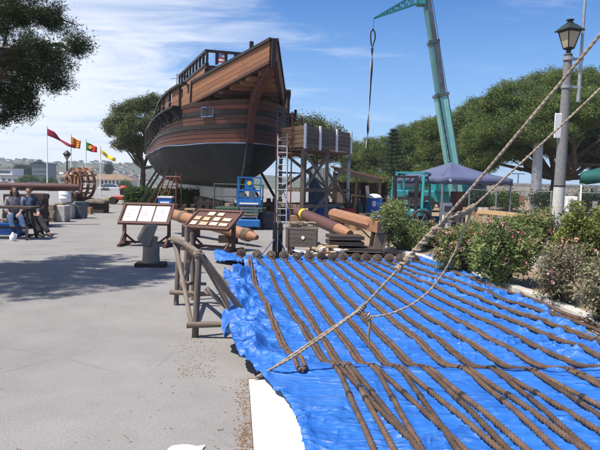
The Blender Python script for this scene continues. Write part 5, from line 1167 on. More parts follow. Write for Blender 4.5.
MB().box((0, .6, .92), (.5, .5, .12)).build('seat', M_RUB, t, bevel=.03); MB().box((0, .85, 1.2), (.5, .12, .5)).build('seat_back', M_RUB, t, bevel=.03); MB().tube([(0, -.2, .8), (0, .05, 1.15)], .03, 8).build('steering_column', M_IRON, t)
MB().tube([(.17 * math.cos(a), .07 + .08 * math.sin(a), 1.17 + .15 * math.sin(a)) for a in [2 * math.pi * k / 16 for k in range(16)]], .018, 6, closed=True).build('steering_wheel', M_RUB, t)
for x in (-.36, .36): MB().box((x, -.82, 1.0), (.1, .14, 1.9)).build('mast_channel', M_IRON, t); MB().box((x * .7, -1.25, .1), (.1, .8, .05)).build('fork', M_IRON, t)
for z in (.4, 1.2, 1.9): MB().box((0, -.82, z), (.62, .08, .08)).build('mast_cross', M_IRON, t)
for x in (-.48, .48):
    for y, r in ((-.45, .32), (1.15, .25)):
        wh = MB().lathe([(.06, -.1), (r * .92, -.1), (r, -.06), (r, .06), (r * .92, .1), (.06, .1)], 20, (x, y, r), Matrix.Rotation(R(90), 3, 'Y')).build('wheel', M_RUB, t, smooth=True); MB().lathe([(0, -.105), (r * .5, -.105), (r * .5, .105), (0, .105)], 14, (x, y, r), Matrix.Rotation(R(90), 3, 'Y')).build('rim', M_WHITE, wh)
MB().box((-.2, .55, .84), (.3, .3, .03)).build('floor_plate', M_WHITE, t)
# ------------------------------------------------------------------ canopies
def canopy(name, label, f, rz, w, d, ze, zp, val, m, legm):
    t = thing(name, label, 'canopy', tuple(f), rz); c = V((w / 2, d / 2, zp)); cn = [V((0, 0, ze)), V((w, 0, ze)), V((w, d, ze)), V((0, d, ze))]
    n = 10
    for k in range(4):
        a, e = cn[k], cn[(k + 1) % 4]; rows = []
        for j in range(n + 1):
            s = j / n; rows.append([lerp(lerp(a, e, u / 8), c, s) - V((0, 0, .10 * math.sin(math.pi * s) * (.5 + .8 * math.sin(math.pi * u / 8)))) for u in range(9)])
        MB().grid(rows).build('roof_panel', m, t, smooth=True, solid=.004)
        rows = [[lerp(a, e, u / 16) - V((0, 0, v * val * (1 + .12 * math.sin(u * 2.1 + k)))) + (V((a.y - e.y, e.x - a.x, 0)).normalized() * -.012 * math.sin(u * 1.3) * v) for u in range(17)] for v in (0, .5, 1)]
        MB().grid(rows).build('valance', m, t, smooth=True, solid=.004)
        p = V((a.x + (.04 if a.x == 0 else -.04), a.y + (.04 if a.y == 0 else -.04), 0)); MB().box((p.x, p.y, (ze - .01) / 2), (.045, .045, ze - .02)).build('leg', legm, t); MB().box((p.x, p.y, .015), (.16, .16, .03)).build('foot_plate', legm, t)
        MB().beam((p.x, p.y, ze - .35), (lerp(p.x, c.x, .28), lerp(p.y, c.y, .28), ze - .02), .025, .025).build('brace', legm, t)
    return t
fc = gp(442.5, 19.8)
cb = canopy('blue_canopy', 'faded blue-violet pop-up canopy with sagging roof, in front of the crane', fc, R(24), 3.0, 3.0, 1.93, 2.50, .22, M_CANB, M_STEEL)
MB().lathe([(.055, 0), (.055, .01), (0, .01)], 14, (.30, -.025, 1.83), Matrix.Rotation(R(90), 3, 'X')).build('round_emblem', M_WHITE, cb)
fg = gp(580, 17.0); canopy('green_canopy', 'dark green pop-up canopy cut by the right edge of the photo', fg, R(-25), 3.0, 2.6, 2.12, 2.7, .30, M_CANG, M_WHITE)
# things beneath the blue canopy
t = thing('brown_cabinet', 'tall rusty brown cabinet under the blue canopy', 'cabinet', tuple(gp(459, 21.0)), R(10)); MB().box((0, 0, .8), (.42, .4, 1.3)).build('body', M_SPARD, t, bevel=.015); MB().box((0, -.205, .8), (.36, .02, 1.2)).build('door', M_RUST, t); MB().box((.12, -.225, .85), (.03, .03, .12)).build('handle', M_STEEL, t)
for s in (-1, 1): MB().box((s * .16, 0, .08), (.08, .3, .16)).build('leg', M_IRON, t)
t = thing('white_freezer', 'white box machine under the front of the blue canopy', 'machine', tuple(gp(447, 20.8)), R(6)); MB().box((0, 0, .62), (.34, .4, .9)).build('body', M_WHITE, t, bevel=.03); MB().box((0, -.21, .85), (.24, .02, .2)).build('panel', M_GREY, t); MB().box((0, 0, .09), (.3, .34, .18)).build('plinth', M_IRON, t)
f = gp(423, 19.2); t = thing('hose_reel', 'large black hose ring standing upright beside the forklift', 'hose reel', tuple(f), R(20))
for k in range(3): MB().tube([(.40 * math.cos(a), k * .07, .42 + .40 * math.sin(a)) for a in [2 * math.pi * j / 32 for j in range(32)]], .035, 8, closed=True).build('hose_ring', M_RUB, t, smooth=True)
for a in (0, 60, 120): MB().beam((.39 * math.cos(R(a)), .07, .42 + .39 * math.sin(R(a))), (-.39 * math.cos(R(a)), .07, .42 - .39 * math.sin(R(a))), .03, .03).build('spoke', M_STEEL, t)
MB().box((0, .07, .02), (.5, .3, .04)).build('stand', M_STEEL, t)
f = gnd(441, 232); t = thing('blue_bin', 'deep blue plastic bin in front of the blue canopy', 'bin', tuple(f + V((0, .3, 0))), R(8))
b = MB(); b.hexa([(-.22, -.18, 0), (.22, -.18, 0), (.22, .18, 0), (-.22, .18, 0), (-.26, -.22, .50), (.26, -.22, .50), (.26, .22, .50), (-.26, .22, .50)]); b.build('tub', M_BLUPL, t, bevel=.02); MB().box((0, 0, .515), (.58, .5, .04)).build('rim', M_BLUPL, t, bevel=.01)
def trestle_table(name, label, f, rz, w, d, h, m, legm, cat='table'):
    t = thing(name, label, cat, tuple(f), rz)
    n_ = 4
    for k in range(n_): MB().box((0, -d / 2 + d * (k + .5) / n_, h), (w, d / n_ - .012, .05)).build('top_board', m, t)
    for s in (-1, 1):
        for q in (-1, 1): MB().beam((s * (w / 2 - .18), q * .1, h - .03), (s * (w / 2 - .12), q * (d / 2 - .03), 0), .06, .06).build('leg', legm, t)
        MB().box((s * (w / 2 - .16), 0, h - .07), (.06, d - .05, .07)).build('cross_bar', legm, t)
    MB().beam((-(w / 2 - .16), 0, h * .35), (w / 2 - .16, 0, h * .35), .05, .05).build('stretcher', legm, t)
    return t
trestle_table('work_table', 'cluttered work table under the right half of the blue canopy', gp(478, 20.2), R(12), 1.5, .6, .72, M_PLY, M_STEEL)
for px, y, lab in ((470, 20.1, 'grey box on the work table, nearer the brown cabinet'), (484, 20.5, 'pale box at the right end of the work table')):
    p = gp(px, y); p.z = .745; crate('table_box', lab, p, (.3, .25, .2), M_PLY if px < 475 else M_WHITEB, .2, 'box', 2)
for i, (px, py, w, m, lab) in enumerate([(462, 231, .8, M_CONC, 'flat concrete slab on the ground in front of the canopy'), (478, 228, .55, M_PALE, 'small flat board lying right of the concrete slab')]):
    t = thing('ground_slab', lab, 'slab', tuple(gnd(px, py)), .15 * i); MB().box((0, 0, .06), (w, .35, .06)).build('slab', m, t, bevel=.01); MB().box((-w * .3, 0, .015), (.1, .3, .03)).build('bearer', M_OLD, t); MB().box((w * .3, 0, .015), (.1, .3, .03)).build('bearer', M_OLD, t)
# ------------------------------------------------------------------ timber barrier, wire fence, big pole, wall
a, c = at(478, 211, 18.2), at(560, 220, 15.8); t = thing('timber_barrier', 'long pale timber rail on posts behind the flowering shrubs', 'barrier', (a.x, a.y, 0))
MB().beam(a, c, .06, .13).build('rail', M_PALE, t, world=True)
for s in (.0, .2, .42, .62, .73, .98):
    p = lerp(a, c, s); MB().box((p.x, p.y + .05, (p.z - .02) / 2), (.09, .05, p.z - .04)).build('post', M_PALE if s != .62 and s != .73 else M_SPAR, t, world=True)
p, q = at(527, 216, 16.6), at(521, 224, 16.4); MB().tube([p, lerp(p, q, .5) + V((-.05, 0, .05)), q - V((0, 0, .3))], .03, 7).build('bent_pipe', M_PALE, t, world=True)
fy = 25; t = thing('chain_link_fence', 'low chain-link fence on steel posts in front of the embankment', 'fence', tuple(gp(492, fy)))
fps = [gp(px, fy + dy) for px, dy in ((470, 1.5), (497, .5), (525, 0), (552, -.5), (580, -1), (612, -1.5))]
for p in fps: MB().tube([p, p + V((0, 0, 1.55))], .03, 7).build('post', M_STEEL, t, world=True)
for p, q in zip(fps, fps[1:]): MB().tube([p + V((0, 0, 1.5)), q + V((0, 0, 1.5))], .018, 6).build('top_rail', M_WIRE, t, world=True)
b = MB()
for p, q in zip(fps, fps[1:]):
    d = q - p; L = d.length; d.normalize(); n = int(L / .13)
    for k in range(-11, n):
        for sg in (0, 1):
            x0, x1 = k * .13, k * .13 + 1.45; z0, z1 = .03, 1.48
            if x1 < 0: continue
            if x0 < 0: z0 = z0 - x0; x0 = 0
            if x1 > L: z1 = z1 - (x1 - L); x1 = L
            if z1 <= z0: continue
            if sg: b.tube([p + d * (L - x0) + V((0, 0, z0)), p + d * (L - x1) + V((0, 0, z1))], .0028, 3, cap=False)
            else: b.tube([p + d * x0 + V((0, 0, z0)), p + d * x1 + V((0, 0, z1))], .0028, 3, cap=False)
o = b.build('wire_mesh', M_WIRE, t, world=True); o['kind'] = 'stuff'
MB().box(tuple(gp(523, fy - .06) + V((0, 0, 1.15))), (.22, .02, .28)).build('warning_plate', M_SPAR, t, world=True)
f = gp(536.5, 36); t = thing('steel_column', 'thick grey steel column rising into the umbrella pine crown', 'column', tuple(f)); MB().lathe([(.34, 0), (.32, .3), (.30, 2), (.28, 4.4)], 20).build('shaft', M_STEEL, t, smooth=True); MB().lathe([(.5, 0), (.5, .08), (.36, .1)], 20).build('base_flange', M_STEEL, t)
wa, wb_ = at(470, 181, 84), at(640, 181, 92); t = thing('embankment_wall', 'long cream concrete road wall seen under the pines', 'wall', (wa.x, wa.y, 0))
for k in range(9):
    p, q = lerp(wa, wb_, k / 9), lerp(wa, wb_, (k + 1) / 9 - .003); MB().beam(V((p.x, p.y, .6)), V((q.x, q.y, .6)), .4, 3.0).build('panel', M_CREAM, t, world=True)
    MB().beam(V((p.x, p.y, 2.18)), V((q.x, q.y, 2.18)), .5, .15).build('coping', M_CONC, t, world=True)
p = at(518, 182, 120); t = thing('far_light_pole', 'thin distant light pole above the cream wall', 'pole', (p.x, 120, ground_z(0, 120))); MB().tube([(0, 0, 0), (0, 0, 6.8)], .09, 6).build('mast', M_IRON, t); MB().box((.0, 0, 6.85), (2.6, .2, .14)).build('arm', M_IRON, t)
f = gp(572, 17.2); t = thing('white_utility_box', 'white utility cabinet standing right of the lamp post', 'cabinet', tuple(f), R(-10)); MB().box((0, 0, 1.05), (.3, .3, .75)).build('body', M_WHITE, t, bevel=.02); MB().box((.03, -.16, 1.1), (.16, .02, .45)).build('grille', M_GREY, t); MB().box((0, 0, .34), (.1, .1, .68)).build('stand', M_STEEL, t)
# ramp of brown boards
f = gnd(570, 228); t = thing('board_ramp', 'brown board ramp in front of the green canopy', 'ramp', tuple(f + V((0, .4, 0))), R(-4))
for k in range(7): MB().hexa([(0, k * .16, .1 + .05 * k), (1.6, k * .16, .1 + .05 * k), (1.6, k * .16 + .15, .145 + .05 * k), (0, k * .16 + .15, .145 + .05 * k), (0, k * .16, .13 + .05 * k), (1.6, k * .16, .13 + .05 * k), (1.6, k * .16 + .15, .175 + .05 * k), (0, k * .16 + .15, .175 + .05 * k)]).build('board', M_PLK, t)
for x in (.1, .8, 1.5): MB().box((x, .9, .2), (.08, .3, .4)).build('support', M_OLDD, t)
t = thing('notice_sheet', 'white paper notice on a stake by the green canopy leg', 'notice', tuple(gp(596, 17.5))); MB().box((0, 0, .55), (.03, .03, 1.1)).build('stake', M_OLD, t); MB().box((0, -.025, 1.2), (.14, .015, .2)).build('sheet', M_PAPER, t)

# ------------------------------------------------------------------ lamp post with lantern
f = gnd(554, 268); LYp = f.y; t = thing('lamp_post', 'concrete lamp post with four-sided lantern, right of the tarp', 'lamp post', tuple(f)); kY = LYp / FPX
lean = V((.012, 0, 0))
def lz(py, px=556): return at(px, py, LYp).z
zj, zt_ = lz(186), lz(54, 571)
MB().lathe([(.26, 0), (.26, .12), (.24, .15), (.20, .17), (.19, .42), (.15, .5), (.13, .56)], 8).build('plinth', M_POST, t)
MB().tube([(0, 0, .5), (.012 * zj, 0, zj)], [.125, .112], 16).build('painted_shaft', M_POST, t, smooth=True)
MB().tube([(.012 * zj, 0, zj), (.012 * zt_, 0, zt_)], [.111, .078], 16).build('aggregate_shaft', M_POSTB, t, smooth=True)
MB().tube([(.012 * zj, 0, zj - .015), (.012 * zj, 0, zj + .015)], .116, 16).build('joint_band', M_IRON, t)
zl = lz(55, 571); x0 = .012 * zl
ln = MB().lathe([(.07, -.05), (.085, 0), (.05, .02), (.045, .09), (.08, .11), (.10, .125)], 14, (x0, 0, zl)).build('lantern_base', M_IRON, t, smooth=True)
h0, h1 = zl + .13, zl + .46; ra, rb = .10, .205
rz4 = R(45 + 18)
for k in range(4):
    a0, a1 = rz4 + k * math.pi / 2, rz4 + (k + 1) * math.pi / 2
    P = lambda r, a, z: V((x0 + r * math.cos(a), r * math.sin(a), z))
    MB().add([P(ra * .98, a0, h0), P(ra * .98, a1, h0), P(rb * .98, a1, h1), P(rb * .98, a0, h1)], [(0, 1, 2, 3)]).build('glass_pane', M_LANT, t, solid=.006)
    MB().beam(P(ra, a0, h0), P(rb, a0, h1), .022, .022).build('frame_bar', M_IRON, t); MB().beam(P(ra, a0, h0), P(ra, a1, h0), .025, .025).build('frame_bar', M_IRON, t); MB().beam(P(rb, a0, h1), P(rb, a1, h1), .03, .03).build('frame_bar', M_IRON, t)
MB().lathe([(.285, h1 + .01), (.29, h1 + .025), (.26, h1 + .04), (.13, h1 + .14), (.08, h1 + .165)], 4, (x0, 0, 0), rz0=rz4).build('lantern_roof', M_ROOFG, t)
MB().lathe([(.08, h1 + .15), (.08, h1 + .17), (.05, h1 + .18), (.05, h1 + .215), (.075, h1 + .22), (.075, h1 + .24), (.03, h1 + .25), (0, h1 + .252)], 14, (x0, 0, 0)).build('finial', M_IRON, t, smooth=True)
MB().lathe([(.0, h0 + .02), (.03, h0 + .04), (.04, h0 + .13), (.025, h0 + .2), (0, h0 + .22)], 12, (x0, 0, 0)).build('bulb', M_WHITE, t, smooth=True)
for py in (59, 87):
    z = lz(py, 570); x = .012 * z
    MB().tube([(x, 0, z - .03), (x, 0, z + .03)], .105, 14).build('clamp_band', M_STEEL, t); MB().box((x + .16, 0, z), (.30, .05, .05)).build('clamp_arm', M_STEEL, t)
MB().box((.012 * lz(126) - .135, -.06, lz(126)), (.17, .02, .50), rz=R(8)).build('sign_plate', M_WHITE, t, bevel=.02)
MB().box((.012 * lz(126) - .07, -.0, lz(126)), (.08, .06, .06)).build('sign_bracket', M_STEEL, t)
zc = lz(96, 580); pz = lz(-25, 588)
t2 = thing('conduit_pole', 'slim steel pole clamped to the right side of the lamp post', 'pole', tuple(f + V((.012 * zc + .26, 0, zc - .1)))); MB().tube([(0, 0, 0), (.03, 0, pz - zc + .1)], .028, 10).build('tube', M_STEEL, t2, smooth=True); MB().tube([(0, 0, 0), (.012, 0, .95)], .036, 10).build('sleeve', M_STEEL, t2, smooth=True); MB().lathe([(0, 0), (.045, 0), (.045, .04), (0, .04)], 10, (0, 0, -.02)).build('end_cap', M_STEEL, t2)

# ------------------------------------------------------------------ flowering shrubs in the bed
def shrub(label, px, py, wpx, hpx, seed, m, pink, leafl=.09, leafw=.026, dens=300, per=42, dy=0, blossom=.5, name='oleander_shrub'):
    rg = np.random.default_rng(seed); g0 = gnd(px, py, .12); Y = g0.y + 1.0 + dy; k = Y / FPX; base = V((at(px, 180, Y).x, Y, .12))
    t = thing(name, label, 'shrub', tuple(base)); lob = []; W, Hh = wpx * k * 1.18, hpx * k * 1.05
    for _ in range(15):
        lob.append(((base.x + rg.uniform(-.8, .8) * W, Y + rg.uniform(-.6, .6) * min(W, .9), .12 + Hh * rg.uniform(.22, .72)), (W * rg.uniform(.36, .52), min(W, .9) * rg.uniform(.35, .55), Hh * rg.uniform(.26, .38))))
    b = MB()
    for c, r in lob:
        for j in range(4):
            e = np.asarray(c) + rg.normal(0, .5, 3) * np.asarray(r); b.tube(limb_path((base.x + rg.uniform(-.2, .2) * W, Y + rg.uniform(-.1, .1), .1), e, rg, 5, .12), [.012, .01, .008, .006, .004], 4)
    b.build('stem', M_BARK, t, world=True)
    cent = lobe_points(lob, dens, rg, .3); cent = cent[cent[:, 2] > .14]
    v, f = leaf_quads(cent, per, (.06, .06, .06), leafl, leafw, rg, .45); raw_mesh('foliage', v - np.array(base), f, m, t)
    if pink:
        pc = lobe_points(lob, dens * blossom, rg, .95); pc = pc[(pc[:, 2] > .3)]
        v, f = leaf_quads(pc, 9, .028, .035, .03, rg, .2); raw_mesh('blossom', v - np.array(base), f, M_PINK, t)
    return t
shrub('loose green oleander with few flowers beside the square-ended beam', 404, 255, 20, 44, 61, M_OLEA, True, blossom=.12)
shrub('small green oleander below the guy rope lashing', 432, 252, 11, 24, 66, M_OLEA, True, blossom=.15)
shrub('pink flowering oleander, leftmost in the bed beside the tarp', 467, 279, 24, 46, 62, M_OLEA, True, blossom=.9)
shrub('dark green oleander with pink flowers in the middle of the bed', 505, 292, 27, 58, 63, M_OLEA, True, blossom=.45)
shrub('pink flowered oleander just left of the lamp post foot', 536, 272, 18, 50, 64, M_OLEA, True, dy=.6, blossom=.5)
shrub('yellow-green leafy shrub right of the lamp post', 588, 300, 22, 72, 65, M_OLEAY, False, leafl=.07, leafw=.035, dy=1.0, name='leafy_shrub')
shrub('dry grey-brown shrub at the right edge of the bed', 572, 310, 24, 66, 67, M_DRYS, True, leafl=.05, leafw=.018, blossom=.06, dy=-.45, name='dry_shrub', dens=260)
shrub('dry brown shrub cut by the right edge of the photo', 612, 332, 26, 72, 68, M_DRYS, False, leafl=.05, leafw=.02, dy=-.5, name='dry_shrub', dens=260)
shrub('low yellow-green shrub at the right edge behind the dry shrubs', 618, 290, 22, 60, 69, M_OLEAY, True, leafl=.07, leafw=.03, dy=1.6, blossom=.1, name='leafy_shrub')
shrub('green oleander behind the lamp post beside the timber barrier', 566, 258, 12, 34, 70, M_OLEA, True, dy=1.2, blossom=.4)
shrub('low green shrub behind the pink oleanders near the barrier', 512, 262, 26, 32, 71, M_OLEA, True, dy=1.4, blossom=.4)
t = thing('concrete_block', 'pale square concrete block at the foot of the lamp post', 'block', tuple(gnd(545, 280) + V((0, .25, 0))), R(10)); MB().box((0, 0, .22), (.36, .36, .36)).build('block', M_CONC, t, bevel=.02); MB().box((0, 0, .06), (.5, .5, .12)).build('footing', M_CONC, t)
# undergrowth on the bank behind the wire fence
for i, (px, Y, lab) in enumerate([(508, 30, 'dense green undergrowth behind the wire fence, left of the steel column'), (548, 32, 'dark green undergrowth beside the steel column foot'), (590, 30, 'dark undergrowth at the right behind the wire fence'), (480, 34, 'dark bushes behind the right end of the blue canopy')]):
    bush(lab, px, 199, 18, 9, Y, 80 + i, M_HEDGE if i == 0 else M_LEAFD)
for i, (px, Y, w, lab) in enumerate([(345, 42, 16, 'dark bushes behind the open shed'), (383, 40, 17, 'dark round bushes between the shed and the forklift'), (414, 42, 16, 'dark bushes behind the forklift'), (440, 44, 18, 'dark bushes beneath the crane boom')]):
    bush(lab, px, 186, w, 14, Y, 90 + i, M_PINE)
# ------------------------------------------------------------------ left side: log, timber stacks, table, people
pa, pb = at(-14, 186, 19.6), at(79, 187.5, 20.6); t = thing('long_log', 'long dark log lying across timber stacks on the left', 'log', (pb.x, pb.y, 0))
b = MB(); b.tube([lerp(pa, pb, k / 10) for k in range(11)], [.135 * (1 + .04 * math.sin(k * 2)) for k in range(10)] + [.12], 14); b.build('trunk', M_SPARD, t, world=True, smooth=True)
def tstack(label, px, py, n, w, d, m, rz=0, dy=0, name='timber_stack'):
    f = gnd(px, py); f.y += d / 2 + dy; t = thing(name, label, 'timber stack', tuple(f), rz); z = 0; rr = random.Random(int(px * 7))
    for k in range(n):
        if k % 2 == 0:
            for s in (-1, 1): MB().box((rr.uniform(-.04, .04), s * (d / 2 - .1), z + .075), (w * rr.uniform(.85, 1.1), .16, .15), rz=rr.uniform(-.04, .04)).build('timber', m, t)
        else:
            for s in (-1, 0, 1): MB().box((s * (w / 2 - .1), rr.uniform(-.03, .03), z + .075), (.16, d * rr.uniform(.85, 1.1), .15), rz=rr.uniform(-.04, .04)).build('timber', m, t)
        z += .152
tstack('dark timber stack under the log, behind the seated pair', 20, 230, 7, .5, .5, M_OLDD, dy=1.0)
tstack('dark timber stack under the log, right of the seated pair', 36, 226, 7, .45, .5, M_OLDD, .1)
tstack('low weathered timber stack between the dark stack and the pale blocks', 49, 222, 4, .5, .5, M_OLD, -.25)
tstack('timber stack under the right end of the log beside the pale blocks', 70, 214, 6, .6, .7, M_OLDD)
tstack('timber stack at the left edge under the log', 1, 231, 7, .7, .6, M_OLDD, .05, dy=.8)
for px, py, n_, w_, lab in ((180, 220.5, 4, .9, 'dark backdrop timbers added in the shade under the left bilge'), (193, 221.5, 3, 1.0, 'low dark backdrop timbers added under the middle of the keel'), (204, 221, 5, .8, 'taller dark backdrop timber stack added left of the green trailer'), (228, 223, 4, .8, 'dark backdrop timber stack added behind the green trailer'), (262, 222, 5, .9, 'dark backdrop timber stack added behind the scissor lift'), (273, 221, 6, .7, 'dark backdrop timber stack added at the foot of the pipe scaffold')):
    tstack(lab, px, py, n_, w_, .7, M_OLDD, .1, dy=.6)  # stacks added as a dark backdrop among the clutter under the hull
for i, (px, py, lab) in enumerate([(57, 222, 'pale concrete block left of the grey trash bin, nearer one'), (64, 219, 'pale concrete block directly beside the grey trash bin')]):
    t = thing('concrete_block', lab, 'block', tuple(gnd(px, py) + V((0, .3, 0))), .1 * i); MB().box((0, 0, .3), (.55, .5, .6)).build('block', M_CONC, t, bevel=.03); MB().box((0, 0, .63), (.3, .3, .06)).build('top_plate', M_OLD, t)
drum('white_tub', 'white plastic tub on the blocks under the log', V((gnd(60, 220).x, gnd(60, 220).y + .5, .66)), .22, .45, M_WHITE, 'tub')
f = gnd(78.5, 218.5); t = thing('trash_bin', 'grey round trash bin standing at the end of the log', 'bin', tuple(f + V((0, .27, 0)))); b = MB(); b.lathe([(.22, 0), (.235, .03), (.27, .60), (.29, .61), (.29, .66), (.26, .66), (.25, .10), (0, .10)], 22); b.build('barrel', M_GREY, t, smooth=True)
for s in (-1, 1): MB().box((s * .285, 0, .52), (.05, .12, .05)).build('handle', M_GREY, t)
MB().tube([(.285 * math.cos(2 * math.pi * k / 24), .285 * math.sin(2 * math.pi * k / 24), .645) for k in range(24)], .018, 6, closed=True).build('rim', M_GREY, t, smooth=True)
f = gnd(95, 213); t = thing('covered_chest', 'brown chest under a grey rumpled cover, right of the trash bin', 'chest', tuple(f + V((0, .35, 0))), R(-6))
MB().box((0, 0, .25), (.85, .6, .46)).build('box', M_OLDD, t, bevel=.01)
for k in range(3): MB().box((0, -.305, .09 + k * .15), (.86, .03, .14)).build('front_board', M_OLDD, t)
rows = [[V((-.52 + 1.04 * i / 10, -.40 + .8 * j / 8, .54 + .10 * max(0, 1 - abs(i / 5 - 1) ** 3) * max(0, 1 - abs(j / 4 - 1) ** 3) + .03 * N3(i * .9, j * .9, 3) - (.10 if i in (0, 10) or j in (0, 8) else 0))) for i in range(11)] for j in range(9)]
MB().grid(rows).build('cover', M_OLD, t, smooth=True, solid=.015)
crate('small_crate', 'small tan box between the trash bin and the covered chest', gnd(88, 214), (.35, .3, .32), M_PLY, .1, 'box', 3)
# ring of hoops
f = gnd(73, 207); Yh = f.y; t = thing('wooden_hoop_drum', 'large skeletal drum of brown wooden hoops with orange staves', 'drum', tuple(f), R(-38)); hc = 1.28; rad = .80
for k, y in enumerate((0, .38, .76)):
    segs = 14
    for s in range(segs):
        a0, a1 = 2 * math.pi * s / segs + .015, 2 * math.pi * (s + 1) / segs - .015; r0, r1 = rad - .075, rad + .075
        q = [(r0 * math.cos(a0), y, hc + r0 * math.sin(a0)), (r1 * math.cos(a0), y, hc + r1 * math.sin(a0)), (r1 * math.cos(a1), y, hc + r1 * math.sin(a1)), (r0 * math.cos(a1), y, hc + r0 * math.sin(a1))]
        MB().prism(q, (0, .09, 0)).build('felloe', (M_REDW, M_SPARD, M_SPAR)[s % 3], t)
for s in range(9):
    a = 2 * math.pi * s / 9 + .2; MB().beam((.55 * math.cos(a), -.05, hc + .55 * math.sin(a)), (.55 * math.cos(a), .9, hc + .55 * math.sin(a)), .14, .10).build('stave', M_SPAR, t)
for x in (-.45, .45): MB().box((x, .4, .25), (.2, 1.1, .5)).build('cradle_block', M_OLDD, t)
for x_, z0_, z1_ in ((-.42, hc - .3, hc + .42), (-.08, hc - .35, hc + .60), (.28, hc - .3, hc + .5)): MB().beam((x_, .2, z0_), (x_ + .03, .2, z1_), .15, .12).build('upright', M_SPAR, t)
# table with blue tub
f = gnd(6, 240); trestle_table('plank_table', 'dark plank table at the left edge in front of the seated pair', f + V((-.28, .35, 0)), R(4), 1.75, .75, .82, M_OLDD, M_OLDD)
t = thing('blue_tub', 'blue plastic tub on the ground under the plank table', 'tub', tuple(gnd(4, 236) + V((0, .45, 0)))); MB().hexa([(-.3, -.2, 0), (.3, -.2, 0), (.3, .2, 0), (-.3, .2, 0), (-.35, -.24, .3), (.35, -.24, .3), (.35, .24, .3), (-.35, .24, .3)]).build('tub', M_BLUPL, t, bevel=.02); MB().box((0, 0, .31), (.76, .54, .03)).build('rim', M_BLUPL, t)
t = thing('white_jug', 'small white jug standing by the table leg', 'jug', tuple(gnd(13, 241))); MB().lathe([(.07, 0), (.08, .02), (.08, .13), (.03, .19), (.025, .22)], 14).build('body', M_WHITE, t, smooth=True); MB().tube([(.05, 0, .18), (.10, 0, .15), (.08, 0, .08)], .012, 6).build('handle', M_WHITE, t)

